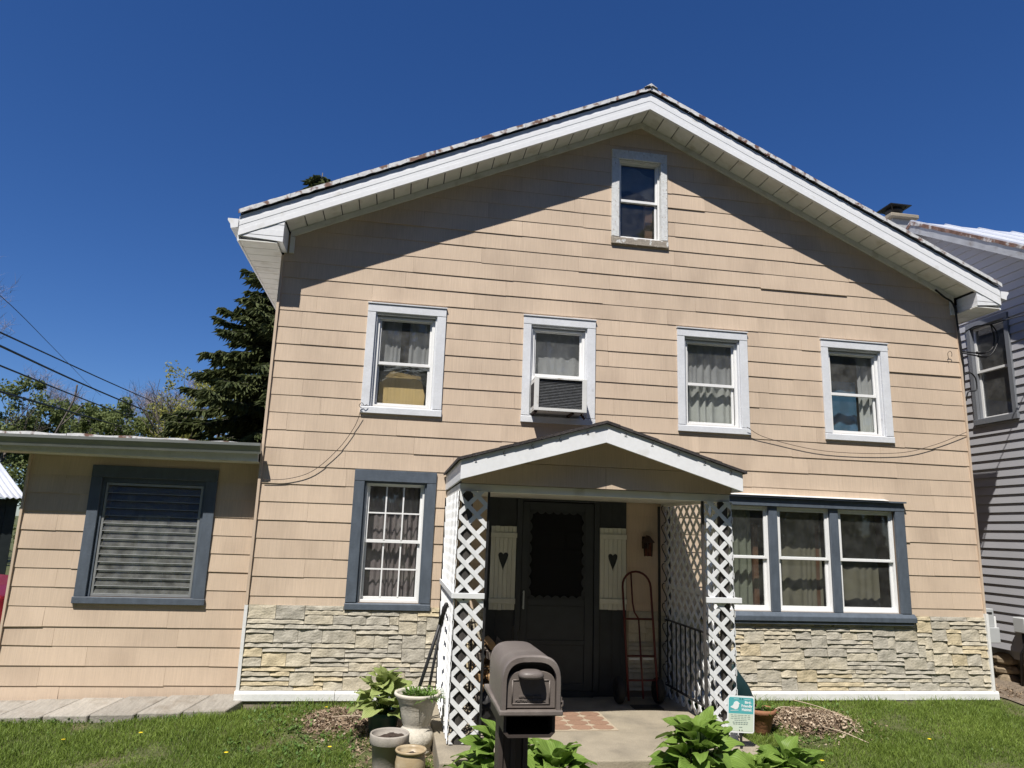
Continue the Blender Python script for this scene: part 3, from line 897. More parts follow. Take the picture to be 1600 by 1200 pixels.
prop(door, 'charcoal storm door with scalloped screen opening')
# scalloped inner edging
m = MB(); a, c, e, f = 3.01, 3.675, .97, 1.955
def scal(p, q, nrm, n):
    for i in range(n):
        t0, t1 = i / n, (i + 1) / n
        pts = []
        for k in range(7):
            t = t0 + (t1 - t0) * k / 6
            d = .012 + .03 * math.sin(math.pi * k / 6)
            pts.append((p[0] + (q[0] - p[0]) * t + nrm[0] * d, p[1] + (q[1] - p[1]) * t + nrm[1] * d))
        poly = [(p[0] + (q[0] - p[0]) * t0, p[1] + (q[1] - p[1]) * t0)] + pts + [(p[0] + (q[0] - p[0]) * t1, p[1] + (q[1] - p[1]) * t1)]
        m.prism(poly, -.031, -.022)
scal((a, f), (c, f), (0, -1), 7); scal((a, e), (c, e), (0, 1), 7); scal((a, e), (a, f), (1, 0), 8); scal((c, e), (c, f), (-1, 0), 8)
m.build('scalloped_trim', MT['charcoal'], door)
MB().box(3.012, 3.673, -.016, -.012, .972, 1.953).build('screen', sheer_mat('door_screen', (0.03, 0.03, 0.032), .72), door)
# inner door behind
m = MB()
for r in rect_minus((2.94, 3.77, 0, 2.05), [(3.10 + .19 * i, 3.26 + .19 * i, 1.34 + .2 * j, 1.51 + .2 * j) for i in range(3) for j in range(3)]): m.box(r[0], r[1], .05, .09, r[2], r[3])
m.build('inner_door', MT['charcoal'], door)
for i in range(3):
    for j in range(3): MB().box(3.10 + .19 * i, 3.26 + .19 * i, .068, .072, 1.34 + .2 * j, 1.51 + .2 * j).build('pane', MT['glass'], door)
m = MB(); m.bar((2.965, -.055, .86), (2.965, -.055, 1.06), .02, .012, (0, 1, 0)); m.box(2.955, 2.975, -.05, -.03, .87, .89); m.box(2.955, 2.975, -.05, -.03, 1.03, 1.05)
m.build('door_handle', MT['brass'], door, bevel=.004)
MB().box(2.93, 3.78, -.055, .0, -.064, -.003).build('threshold', MT['charcoal'], house)


def heart(cx, cz, w, h, n=24):
    pts = []
    for i in range(n):
        t = 2 * math.pi * i / n
        X = 16 * math.sin(t) ** 3 / 16
        Z = (13 * math.cos(t) - 5 * math.cos(2 * t) - 2 * math.cos(3 * t) - math.cos(4 * t))
        Z = Z / 17
        pts.append((cx + X * w / 2, cz + .05 + Z * h / 2 * (0.55 if Z > 0 else 1.55)))
    return pts


def shutter(x0, x1, z0, z1, lab):
    par = empty('shutter', ((x0 + x1) / 2, -.03, z0)); par.parent = house; par.location = Vector(((x0 + x1) / 2, -.03, z0)) - wloc(house)
    par['label'] = lab
    n = 6
    cx, cz = (x0 + x1) / 2, z0 + (z1 - z0) * .58
    cut = MB().prism([(cx + (a - cx) , b) for a, b in heart(cx, cz, .118, .22)], -.2, .1).build('cutter', None)
    for i in range(n):
        a = x0 + (x1 - x0) * i / n + .0015; c = x0 + (x1 - x0) * (i + 1) / n - .0015
        o = MB().box(a, c, -.044 - .001 * (i % 2), -.026, z0 + random.uniform(0, .006), z1 - random.uniform(0, .006)).build('plank', MT['shutter'], par)
        if a < cx + .06 and c > cx - .06:
            mo = o.modifiers.new('cut', 'BOOLEAN'); mo.object = cut; mo.operation = 'DIFFERENCE'; mo.solver = 'EXACT'
            bpy.context.view_layer.update()
            me = bpy.data.meshes.new_from_object(o.evaluated_get(bpy.context.evaluated_depsgraph_get()))
            o.modifiers.clear(); o.data = me
    bpy.data.objects.remove(cut)
    for zz in (z0 + .07, z1 - .13):
        MB().box(x0 - .004, x1 + .004, -.062, -.046, zz, zz + .055).build('batten', MT['shutter'], par, bevel=.002)


shutter(2.575, 2.865, .845, 1.765, 'cream plank shutter with a heart cut-out on the latch side of the door')
shutter(3.845, 4.16, .865, 1.785, 'cream plank shutter with a heart cut-out beside the lantern')

# ================================================================== entry porch
porch = empty('entry_porch', (3.34, -0.9, -0.2), 'white gabled entry porch with diamond lattice sides', 'porch')
PX, PZ, PS = 3.345, 2.70, 0.297
PE0, PE1 = 2.03, 4.66
PY0 = -1.97
def pz(x): return PZ - PS * abs(x - PX)
m = MB()
m.box(SLAB[0], SLAB[1], -2.215, -0.001, -0.40, SLAB_Z)
m.build('porch_slab', MT['concrete'], porch, bevel=.012, seg=2)
MB().box(2.6, 4.0, -2.52, -2.2165, -0.5, -0.20).build('step', MT['concrete'], porch, bevel=.012, seg=2)
b = MB()
b.grid(4, 12, lambda u, v: (2.62 + 1.36 * u, -5.7 + 3.178 * v, gz(3.3, -5.7 + 3.178 * v) + .035), True)
prop(b.build('front_walk', MT['concrete'], fix=False), kind='structure')
m = MB()
for sgn, xe in ((-1, PE0), (1, PE1)):
    m.prism([(PX, PZ - .03), (xe, pz(xe) - .03), (xe, pz(xe) + .002), (PX, PZ + .002)], PY0 + .025, -0.02)
proof = m.build('roof', MT['white'], porch)
for sgn, xe in ((-1, PE0), (1, PE1)):
    m = MB(); m.prism([(PX, PZ - .172), (xe, pz(xe) - .172), (xe, pz(xe)), (PX, PZ)], PY0, PY0 + .022); m.build('fascia_board', MT['alum'], proof, bevel=.002)
    m = MB(); m.box(min(xe, xe - sgn * .02), max(xe, xe - sgn * .02), PY0 + .023, -0.02, pz(xe) - .172, pz(xe) - .033); m.build('side_fascia', MT['alum'], proof)
    # asphalt shingle edge, tab by tab
    n = 11
    for i in range(n):
        xa = PX + (xe + sgn * .03 - PX) * i / n; xb = PX + (xe + sgn * .03 - PX) * (i + 1) / n
        l = .004 + .006 * random.random()
        m = MB(); m.prism([(xa, pz(xa) + .004), (xb, pz(xb) + .004 - .004 * random.random()), (xb, pz(xb) + .022 + l), (xa, pz(xa) + .022 + l * .6)], PY0 - .022 - .01 * random.random(), -0.025)
        m.build('roof_shingle', MT['asphalt_sh'], proof)
    # cup hooks for string lights
    for i in range(1, 6):
        x = PX + (xe - PX) * (i - .3) / 5.2; z = pz(x) - .035
        pts = [(x + .012 * math.sin(t) * sgn, PY0 - .012 - .008 * math.cos(t), z + .014 * math.cos(t)) for t in [k * .8 for k in range(6)]]
        MB().tube([(x, PY0 + .002, z + .014)] + pts, .0022, 5).build('cup_hook', MT['rust'], proof)
GP = [(PE0 + .03, 2.121), (PE1 - .03, 2.121), (PE1 - .03, pz(PE1 - .03) - .032), (PX, PZ - .032), (PE0 + .03, pz(PE0 + .03) - .032)]
for i, (xa, xb, za, zb_) in enumerate([(2.0, 3.398, 2.1, 2.318), (3.402, 4.7, 2.1, 2.318), (2.0, 4.7, 2.322, 2.75)]):
    p = clip_poly(GP, [(-1, 0, -xa), (1, 0, xb), (0, -1, -za), (0, 1, zb_)])
    MB().prism(p, lambda q, za=za, zb_=zb_: -1.770 - .008 * max(0, (zb_ - q[1]) / (zb_ - za)), -1.76).build('gable_panel', MT['siding'], porch)
m = MB(); m.box(2.05, 4.635, -1.735, -1.66, 2.05, 2.12); m.build('beam', MT['soffit'], porch, bevel=.003)
for x0_, x1_ in ((2.05, 2.09), (4.595, 4.635)): MB().box(x0_, x1_, -1.659, -.021, 2.05, 2.12).build('side_beam', MT['soffit'], porch)
for i in range(8):
    a = 2.091 + (4.594 - 2.091) * i / 8; c = 2.091 + (4.594 - 2.091) * (i + 1) / 8
    MB().box(a + .002, c - .002, -1.659, -.021, 2.085, 2.097).build('ceiling_board', MT['soffit'], porch)


def lattice(par, a0, a1, b0, b1, put, P=.17, w=.038, ph=0.0, th=.006):
    s2 = math.sqrt(2)
    for d in (0, 1):
        sg = 1 if d == 0 else -1
        lo = min(sg * a0, sg * a1) - b1; hi = max(sg * a0, sg * a1) - b0
        c = math.floor(lo / P) * P + ph
        while c < hi:
            # band | sg*a - b - c | <= w/2*sqrt2
            h = w / 2 * s2
            p = clip_poly([(a0, b0), (a1, b0), (a1, b1), (a0, b1)], [(sg, -1, c + h), (-sg, 1, -c + h)])
            if len(p) >= 3 and (max(q[0] for q in p) - min(q[0] for q in p)) > .02:
                m = MB(); put(m, p, d * (th + .0005), d * (th + .0005) + th)
                m.build('lattice_slat', MT['lattice'], par)
            c += P


def panel(label, loc):
    e = empty('lattice_panel', loc); e.parent = porch; e.location = Vector(loc) - wloc(porch); e['label'] = label
    return e


ZB, ZT = SLAB_Z + .012, 2.049
pl = panel('narrow lattice panel by the firewood', (2.17, -1.77, ZB))
lattice(pl, 2.05, 2.30, ZB, ZT, lambda m, p, d0, d1: m.prism(p, -1.765 - d1, -1.765 - d0), ph=.03)
pr = panel('narrow lattice panel beside the bird sign', (4.5, -1.77, ZB))
lattice(pr, 4.38, 4.63, ZB, ZT, lambda m, p, d0, d1: m.prism(p, -1.765 - d1, -1.765 - d0), ph=.01)
ps = panel('long lattice side panel by the flower pots', (2.04, -.9, ZB))
lattice(ps, -1.76, -.03, ZB, ZT, lambda m, p, d0, d1: m.prism(p, 2.036 + d0, 2.036 + d1, 'x'))
pq = panel('long lattice side panel by the hand truck', (4.64, -.9, ZB))
lattice(pq, -1.76, -.03, ZB, ZT, lambda m, p, d0, d1: m.prism(p, 4.637 + d0, 4.637 + d1, 'x'), ph=.05)
MB().box(2.025, 2.305, -1.80, -1.779, 1.122, 1.168).build('rail', MT['lattice'], pl, bevel=.002)
MB().box(4.355, 4.70, -1.80, -1.779, 1.128, 1.176).build('rail', MT['lattice'], pr, bevel=.002)
MB().box(2.018, 2.035, -1.778, -.03, 1.122, 1.168).build('rail', MT['lattice'], ps)
MB().box(4.651, 4.668, -1.778, -.03, 1.128, 1.176).build('rail', MT['lattice'], pq)
# wrought iron posts and rails behind the lattice
def iron_post(x, y, dx, dy):
    m = MB()
    for s in (-1, 1): m.bar((x + s * dx, y + s * dy, SLAB_Z), (x + s * dx, y + s * dy, 2.049), .024, .024, (0, 1, 0))
    for kk in range(9):
        z = .1 + kk * .22
        pts = []
        for i in range(13):
            t = i / 12 * 2 * math.pi
            r = math.sin(t) * .45
            pts.append((x + dx * r, y + dy * r, z + .1 * (1 - math.cos(t / 2)) ))
        m.tube(pts, .006, 5)
    m.build('iron_post', MT['iron'], porch)


iron_post(2.10, -1.66, .0, .07); iron_post(4.60, -1.64, .0, .07); iron_post(4.60, -.10, .06, .0); iron_post(2.10, -.10, .06, 0)
MB().box(2.305, 2.325, -1.76, -1.735, SLAB_Z, 2.049).build('post', MT['iron'], porch)
MB().box(4.352, 4.372, -1.74, -1.715, SLAB_Z, 2.049).build('post', MT['weathered'], porch)
MB().box(4.52, 4.60, -1.755, -1.715, SLAB_Z, 2.049).build('post', MT['weathered'], porch)
MB().box(2.10, 2.17, -1.755, -1.735, SLAB_Z, 2.049).build('post', MT['weathered'], porch)
for x in (2.12, 4.59):
    m = MB(); m.bar((x, -1.56, .79), (x, -.17, .79), .035, .012); m.bar((x, -1.56, .10), (x, -.17, .10), .03, .012)
    m.build('railing', MT['iron'], porch)
    for i in range(11):
        y = -1.48 + i * .127
        MB().bar((x, y, .106), (x, y, .784), .013, .013, (0, 1, 0)).build('baluster', MT['iron'], porch)

# doormat
dm = empty('doormat', (3.3, -1.03, SLAB_Z), 'terracotta and cream doormat with an octagon pattern', 'doormat')
MB().box(2.80, 3.66, -1.37, -.69, SLAB_Z + .0005, SLAB_Z + .007).build('backing', MT['matbase'], dm, bevel=.002)
me = None
for i in range(4):
    for j in range(4):
        x, y = 2.80 + .1225 + i * .205, -1.37 + .095 + j * .163
        if me is None:
            pts = [(.088 * sx, .036 * sy) for sx, sy in ()]
            oc = [(-.097, -.034), (-.05, -.075), (.05, -.075), (.097, -.034), (.097, .034), (.05, .075), (-.05, .075), (-.097, .034)]
            q = MB().prism(oc, 0, .0025, 'z'); me = q.mesh('mat_tile', MT['matred'], Vector((0, 0, 0)))
        link_mesh('octagon', me, dm, (x, y, SLAB_Z + .0075))

# ================================================================== hand truck, lantern, firewood, bags
ht = empty('hand_truck', (4.25, -.28, SLAB_Z), 'red two-wheeled hand truck leaning in the porch corner', 'hand truck')
def lean(x, z): return (x, -.42 + .26 * (z + .06) / 1.4, z)
x0, x1 = 4.07, 4.40
pts = [lean(x0, -.02), lean(x0, 1.14)] + [lean((x0 + x1) / 2 - (x1 - x0) / 2 * math.cos(t), 1.14 + .165 * math.sin(t)) for t in [math.pi * k / 12 for k in range(1, 12)]] + [lean(x1, 1.14), lean(x1, -.02)]
MB().tube(pts, .0125, 10).build('frame', MT['handtruck'], ht)
for z in (.18, .42, .80): MB().tube([lean(x0, z), lean(x1, z)], .01, 8).build('cross_tube', MT['handtruck'], ht)
MB().tube([lean(4.235, .0), lean(4.235, .80)], .010, 8).build('centre_tube', MT['handtruck'], ht)
pts = [lean(4.175, 1.285), lean(4.175, .98), lean(4.19, .87), lean(4.235, .80)]
MB().tube(pts, .010, 8).build('handle', MT['handtruck'], ht)
for a in (4.09, 4.25):
    p = Vector(lean(a, .40)); MB().box(p.x, p.x + .12, p.y - .022, p.y - .016, .385, .405).build('label_plate', MT['meter'], ht)
MB().box(4.08, 4.39, -.62, -.43, SLAB_Z + .002, SLAB_Z + .012).build('toe_plate', MT['iron'], ht)
for x in (3.99, 4.43):
    m = MB(Matrix.Translation((x, -.33, .07)) @ Matrix.Rotation(math.pi / 2, 4, 'Y'))
    m.lathe([(.05, -.03), (.12, -.035), (.132, -.02), (.132, .02), (.12, .035), (.05, .03), (.05, -.03)], (0, 0, 0), 24)
    w = m.build('wheel', MT['tyre'], ht)
    m = MB(Matrix.Translation((x, -.33, .07)) @ Matrix.Rotation(math.pi / 2, 4, 'Y')); m.lathe([(0.001, -.025), (.05, -.025), (.05, .025), (0.001, .025)], (0, 0, 0), 16); m.build('hub', MT['iron'], w)

lt = empty('wall_lantern', (4.40, -.08, 1.48), 'small rusty lantern on the porch wall', 'lantern')
m = MB(); m.box(4.36, 4.44, -.035, -.02, 1.56, 1.70); m.build('back_plate', MT['rust'], lt)
m = MB(); m.tube([(4.40, -.03, 1.66), (4.40, -.07, 1.71), (4.40, -.12, 1.70)], .008, 6); m.build('arm', MT['rust'], lt)
m = MB(); m.lathe([(.012, .23), (.03, .215), (.075, .16), (.078, .15), (.055, .15)], (4.40, -.12, 1.48), 12, False); m.build('cap', MT['rust'], lt)
m = MB(); m.lathe([(.05, .15), (.042, .0), (.0, .0)], (4.40, -.12, 1.48), 6, False); m.build('glass', glass_mat('amber_glass', (.5, .25, .12)), lt)
for k in range(6):
    a = k * math.pi / 3; MB().bar((4.40 + .055 * math.cos(a), -.12 + .055 * math.sin(a), 1.63), (4.40 + .046 * math.cos(a), -.12 + .046 * math.sin(a), 1.475), .007, .007).build('cage_bar', MT['rust'], lt)

rk = empty('firewood_rack', (2.55, -.55, SLAB_Z), 'black firewood rack behind the porch lattice', 'rack')
m = MB()
for x in (2.36, 2.80):
    for y in (-.75, -.4): m.bar((x, y, SLAB_Z), (x, y, .72), .02, .02, (0, 1, 0))
for y in (-.75, -.4): m.bar((2.36, y, .02), (2.80, y, .02), .02, .02); m.bar((2.36, y, .36), (2.80, y, .36), .012, .012)
for x in (2.36, 2.80): m.bar((x, -.75, .02), (x, -.4, .02), .018, .018)
m.build('frame', MT['iron'], rk)
fi = 0
for row in range(6):
    for c in range(4):
        x = 2.42 + c * .105 + random.uniform(-.012, .012); z = .085 + row * .098
        if row == 5 and c > 2: continue
        a = random.uniform(0, 6.28); n = random.choice([3, 4, 5])
        M_ = Matrix.Translation((x, -.575 + random.uniform(-.03, .03), z)) @ Matrix.Rotation(random.uniform(-.06, .06), 4, 'Z')
        mm = MB(M_)
        mm.prism([(.052 * math.cos(a + 2 * math.pi * k / n + random.uniform(-.2, .2)), .046 * math.sin(a + 2 * math.pi * k / n)) for k in range(n)], -.2, .2)
        prop(mm.build('firewood_log', MT['wood'] if random.random() > .25 else MT['bark'], bevel=.004), 'split firewood log in the rack behind the porch lattice', 'log', 'firewood logs stacked in the porch')
        fi += 1

def blob(name, c, r, matn, lab, cat, seed, tie=False):
    rs = np.random.RandomState(seed); ph = rs.uniform(0, 6.28, 6)
    def fn(u, v):
        th, phi = 2 * math.pi * u, math.pi * v
        k = 1 + .12 * math.sin(3 * th + ph[0]) * math.sin(2 * phi + ph[1]) + .07 * math.sin(7 * th + ph[2] + 3 * phi) + .05 * math.sin(11 * phi + ph[3] + 2 * th)
        z = -math.cos(phi)
        return (c[0] + r[0] * k * math.sin(phi) * math.cos(th), c[1] + r[1] * k * math.sin(phi) * math.sin(th), c[2] + r[2] * max(-.75, z) * (k if z > 0 else 1))
    return prop(MB().grid(26, 14, fn, True).build(name, MT[matn]), lab, cat)


blob('plastic_bag', (2.44, -1.32, .09), (.10, .12, .19), 'mailin', 'crumpled black plastic bag inside the porch corner', 'bag', 3)
blob('plastic_bag', (2.58, -1.38, .0), (.075, .075, .082), 'bag', 'small white plastic bag on the porch floor', 'bag', 5)

# ================================================================== side annex
annex = empty('side_annex', (-1.2, 2, -.2), 'low tan sided side wing with a flat roof and gutter', 'house wing')
AX0, AY, AZT = -2.43, 0.2, 2.37
AOP = (-1.675, -.60, .885, 2.135)
m = MB()
for r in rect_minus((AX0, -.025, -.35, AZT), [AOP]): m.box(r[0], r[1], AY + .004, AY + .12, r[2], r[3])
awall = m.build('front_wall', MT['wallback'], annex)
m = MB(); m.box(AX0, AX0 + .1, AY + .12, 5.5, -.35, AZT); m.box(AX0 + .1, -.025, 5.4, 5.5, -.35, AZT); m.box(AX0 + .1, -.03, AY + .12, 5.4, -.35, -.15); m.build('side_wall', MT['siding'], annex)
m = MB(); m.box(AX0 + .1, -.03, 2.3, 2.4, -.15, AZT); m.build('interior_partition', MT['interior'], annex)
AH = [(AOP[0] - .05, AOP[1] + .05, AOP[2] - .05, AOP[3] + .05)]
k = -1
while True:
    zb = 0.0 + .1945 * k
    if zb > AZT: break
    h = .1945
    z0 = max(zb, -.19); z1 = min(zb + h + .004, AZT)
    x = AX0 - random.uniform(0.2, 1.1)
    while x < -.026:
        a, c = max(x, AX0), min(x + LEN, -.026)
        if c - a > .03 and z1 - z0 > .02: shingle(awall, (a, c, z0, z1), zb, h, AH, [], AY + .003, .0125, .005)
        x += LEN
    k += 1
MB().box(AX0 - .012, AX0 + .012, AY - .028, AY + .05, -.25, AZT).build('corner_trim', MT['siding'], annex)
# roof
m = MB(); m.prism([(-.16, 2.475), (5.7, 2.72), (5.7, 2.78), (-.16, 2.535)], AX0 - .8, -.03, 'x'); ar = m.build('roof', MT['roofdark'], annex)
n = 5
for i in range(n):
    a, c = AX0 - .8 + i * (3.2 / n), AX0 - .8 + (i + 1) * (3.2 / n) - .006
    c = min(c, -.03)
    l = random.uniform(0, .008)
    def up_(u, v, a=a, c=c, l=l):
        x = a + (c - a) * u
        return (x, -.185 + v * 5.9, 2.548 + l + .246 * v + .006 * math.sin(13 * x) * (1 - v))
    m = MB().grid(10, 3, up_, False)
    q = [up_(u / 10, 0) for u in range(11)]
    m.add(q + [(p[0], p[1] - .002, p[2] - .028 - .012 * wav(j + 3 * i)) for j, p in enumerate(q)], [(j, j + 1, 12 + j, 11 + j) for j in range(10)])
    m.build('tin_sheet', MT['roofmetal'], ar)
m = MB(); m.box(AX0 - .8, -.03, -.10, -.08, 2.36, 2.50); m.build('fascia_board', MT['white'], ar)
for i in range(11):
    a = AX0 - .8 + i * .291
    MB().box(a + .002, min(a + .289, -.03), -.079, AY - .002, 2.352, 2.362).build('soffit_panel', MT['soffit'], ar)
prof = [(-.10, .015), (-.165, .0), (-.178, .04), (-.205, .085), (-.205, .115), (-.197, .115), (-.195, .088), (-.17, .045), (-.16, .008), (-.106, .022), (-.106, .115), (-.10, .115)]
m = MB(); n = len(prof); zb = 2.425
gx0, gx1 = AX0 - .82, -.005
m.add([(gx0, a, zb - .03 + c) for a, c in prof] + [(gx1, a, zb + .01 + c) for a, c in prof], [(i, (i + 1) % n, n + (i + 1) % n, n + i) for i in range(n)])
m.prism([(-.10, zb + .025), (-.165, zb + .01), (-.178, zb + .05), (-.205, zb + .095), (-.205, zb + .125), (-.10, zb + .125)], gx1 - .002, gx1 + .002, 'x')
m.build('gutter', MT['gutter'], ar)
# jalousie window
x0, x1, z0, z1 = AOP
m = MB(); m.box(x0 - .115, x0, AY - .03, AY, z0, z1); m.box(x1, x1 + .115, AY - .03, AY, z0, z1); m.box(x0 - .115, x1 + .115, AY - .033, AY, z1 + .0015, z1 + .13)
jw = m.build('window', MT['blue'], annex, bevel=.004); prop(jw, 'slate blue framed window with glass louvres')
MB().box(x0 - .125, x1 + .125, AY - .042, AY, z0 - .07, z0 - .0015).build('sill', MT['blue'], jw, bevel=.004)
m = MB(); m.box(x0, x0 + .03, AY, AY + .12, z0, z1); m.box(x1 - .03, x1, AY, AY + .12, z0, z1); m.box(x0 + .03, x1 - .03, AY, AY + .12, z1 - .05, z1); m.build('jamb', MT['blue'], jw)
m = MB(); fx0, fx1 = x0 + .035, x1 - .035
m.box(fx0, fx0 + .022, AY + .01, AY + .05, z0 + .005, z1 - .055); m.box(fx1 - .022, fx1, AY + .01, AY + .05, z0 + .005, z1 - .055); m.box(fx0 + .022, fx1 - .022, AY + .01, AY + .05, z0 + .005, z0 + .028); m.box(fx0 + .022, fx1 - .022, AY + .01, AY + .05, z1 - .08, z1 - .055)
m.build('louvre_frame', mat('mill_aluminium', (.42, .43, .43), .4, metal=.6, n1=(8, .1)), jw)
nl = 14
zz0, zz1 = z0 + .03, z1 - .08
for i in range(nl):
    a = zz0 + (zz1 - zz0) * i / nl; c = zz0 + (zz1 - zz0) * (i + 1) / nl
    m = MB(); m.prism([(AY + .012, a), (AY + .017, a), (AY + .043, c - .002), (AY + .038, c - .002)], fx0 + .023, fx1 - .023, 'x')
    lv = m.build('louvre', MT['glass_jal'], jw)
    MB().box(fx0 + .023, fx1 - .023, AY + .009, AY + .018, a - .0018, a + .0018).build('louvre_edge', MT['meter'], lv)
# flat stepping stones along the annex
for i in range(8):
    a = -2.95 + i * .42; w = .405
    if a > -.3: break
    zt = -.185 + .012 * i
    sk = .16
    m = MB(); m.prism([(a, -.36 + random.uniform(-.02, .02)), (a + w - .012, -.36 + random.uniform(-.02, .02)), (a + w - .012 + sk, .15), (a + sk, .15)], -.30, lambda q, zt=zt: zt + .03 + (q[1]) * .1, 'z')
    prop(m.build('paving_slab', MT['paver'], bevel=.008), ['first', 'second', 'third', 'fourth', 'fifth', 'sixth', 'seventh'][i] + ' worn grey paving slab from the outer corner of the side wing', 'paving slab', 'paving slabs along the side wing')

# ================================================================== neighbour house
nb = empty('neighbor_house', (13.5, 1.7, -.15), 'grey sided neighbouring house with white metal roof', 'house')
NX, NRY, NRZ, NS = 10.0, 1.72, 7.02, .62
NY0, NY1 = -1.7, 5.1
def nz(y): return NRZ - .10 - NS * abs(y - NRY)
m = MB()
hole = (.43, 1.04, 3.57, 4.96)
for r in rect_minus((NY0, NY1, .33, 7.0), [hole]):
    for s in (-1, 1):
        p = clip_poly([(r[0], r[2]), (r[1], r[2]), (r[1], r[3]), (r[0], r[3])], [(1 * -s, 0, -s * NRY), (NS * s, 1, NRZ - .10 + NS * s * NRY)])
        if p: m.prism(p, NX + .004, NX + .12, 'x')
nwall = m.build('gable_wall', MT['ntrim'], nb)
m = MB(); m.box(NX + .12, 17.5, NY0, NY0 + .12, .33, 4.8); m.box(NX + .12, 17.5, NY1 - .12, NY1, .33, 4.8); m.box(17.38, 17.5, NY0 + .12, NY1 - .12, .33, 4.8); m.box(NX + .12, 17.38, NY0 + .12, NY1 - .12, .2, .33)
m.box(NX + .12, 17.38, NY0 + .12, NY1 - .12, 3.0, 3.1)
m.build('outer_wall', MT['nsiding'], nb)
ex = .125; z = .33
while z < 6.95:
    mm = MB()
    for r in rect_minus((NY0, NY1, z, z + ex + .003), [(.36, 1.11, 3.5, 5.03)]):
        p = clip_poly([(r[0], r[2]), (r[1], r[2]), (r[1], r[3]), (r[0], r[3])], [(NS, 1, NRZ - .10 + NS * NRY), (-NS, 1, NRZ - .10 - NS * NRY)])
        if p: mm.prism(p, lambda q, z=z: NX - (.004 + .018 * max(0, 1 - (q[1] - z) / ex)), NX + .003, 'x')
    if mm.v: mm.build('siding_board', MT['nsiding'], nwall)
    z += ex
m = MB(); y0, y1, z0, z1 = .43, 1.04, 3.57, 4.96
m.box(NX - .045, NX, y0 - .075, y0, z0, z1); m.box(NX - .045, NX, y1, y1 + .075, z0, z1); m.box(NX - .048, NX, y0 - .075, y1 + .075, z1 + .001, z1 + .08); m.box(NX - .055, NX, y0 - .085, y1 + .085, z0 - .085, z0 - .001)
nw = m.build('window', MT['ntrim'], nb, bevel=.004); prop(nw, 'upper window on the grey gable wall')
for (c0, c1, xx) in ((z0 + .70, z1, .02), (z0, z0 + .73, .05)):
    m = MB(); w = .035
    m.box(NX + xx, NX + xx + .025, y0, y0 + w, c0, c1); m.box(NX + xx, NX + xx + .025, y1 - w, y1, c0, c1); m.box(NX + xx + .001, NX + xx + .024, y0 + w, y1 - w, c1 - w, c1); m.box(NX + xx + .001, NX + xx + .024, y0 + w, y1 - w, c0, c0 + w)
    m.build('sash', MT['vinyl'], nw)
    MB().box(NX + xx + .01, NX + xx + .014, y0 + w - .003, y1 - w + .003, c0 + w - .003, c1 - w + .003).build('pane', MT['glass_dim'], nw)
# roof with standing ribs
XR0, XR1 = 9.68, 17.9
m = MB()
ov = .45
ye0, ye1 = NY0 - ov, NY1 + ov
m.prism([(NRY, NRZ - .09), (ye0, NRZ - .09 - NS * (NRY - ye0)), (ye0, NRZ - NS * (NRY - ye0) - .03), (NRY, NRZ - .03), (ye1, NRZ - NS * (ye1 - NRY) - .03), (ye1, NRZ - .09 - NS * (ye1 - NRY))], XR0 + .03, XR1 - .03, 'x')
nr = m.build('roof', MT['nfascia'], nb)
for s, ye in ((-1, ye0), (1, ye1)):
    zE = NRZ - NS * abs(ye - NRY)
    for i in range(13):
        a = XR0 + i * .635; c = min(a + .632, XR1)
        m = MB(); m.prism([(NRY, NRZ - .026), (ye, zE - .026), (ye, zE - .012), (NRY, NRZ - .012)], a, c, 'x')
        m.bar((a + .012, NRY, NRZ - .002), (a + .012, ye, zE - .002), .022, .03)
        m.build('roof_sheet', MT['shedroof'], nr)
    m = MB(); m.prism([(NRY, NRZ - .22), (ye, zE - .22), (ye, zE - .045), (NRY, NRZ - .045)], XR0, XR0 + .028, 'x'); m.build('fascia_board', MT['nfascia'], nr)
    m = MB(); n = 24
    top = [(NRY + (ye - NRY) * j / n, NRZ - .010 - NS * abs(ye - NRY) * j / n) for j in range(n + 1)]
    low = [(t[0], t[1] - .05 - .03 * wav(j * 3 + 1)) for j, t in enumerate(top)]
    m.add([(XR0 - .012, a, c) for a, c in top] + [(XR0 - .012, a, c) for a, c in low], [(j, j + 1, n + 2 + j, n + 1 + j) for j in range(n)])
    m.add([(XR0 - .012, a, c) for a, c in top] + [(XR0 + .1, a, c + .003) for a, c in top], [(j, j + 1, n + 2 + j, n + 1 + j) for j in range(n)])
    m.build('rusty_edging', MT['rusty'], nr)
    m = MB(); m.prism([(NRY, NRZ - .105), (ye, zE - .105), (ye, zE - .095), (NRY, NRZ - .095)], XR0 + .03, NX, 'x'); m.build('rake_soffit', MT['nfascia'], nr)
# chimney
ch = empty('chimney', (10.2, 2.75, 5.5)); ch.parent = nb; ch.location = Vector((10.2, 2.75, 5.5)) - wloc(nb)
m = MB(); m.box(10.0, 10.42, 2.55, 2.97, 5.6, 7.48); m.build('stack', MT['block'], ch, bevel=.008)
for i, z in enumerate((7.02, 7.22)): MB().box(9.998, 10.422, 2.548, 2.972, z, z + .006).build('joint', MT['mortar'], ch)
m = MB(); m.box(9.93, 10.49, 2.48, 3.04, 7.481, 7.56); m.build('crown', MT['concrete'], ch, bevel=.015)
m = MB(); m.lathe([(.13, 0), (.13, .12), (.15, .13), (.15, .17), (.11, .17)], (10.2, 2.76, 7.561), 20); m.build('flue', MT['iron'], ch)
m = MB(); m.box(9.99, 10.41, 2.55, 2.97, 7.76, 7.775)
m.add([(9.99, 2.55, 7.776), (10.41, 2.55, 7.776), (10.41, 2.97, 7.776), (9.99, 2.97, 7.776), (10.2, 2.76, 7.86)], [(0, 1, 4), (1, 2, 4), (2, 3, 4), (3, 0, 4), (3, 2, 1, 0)])
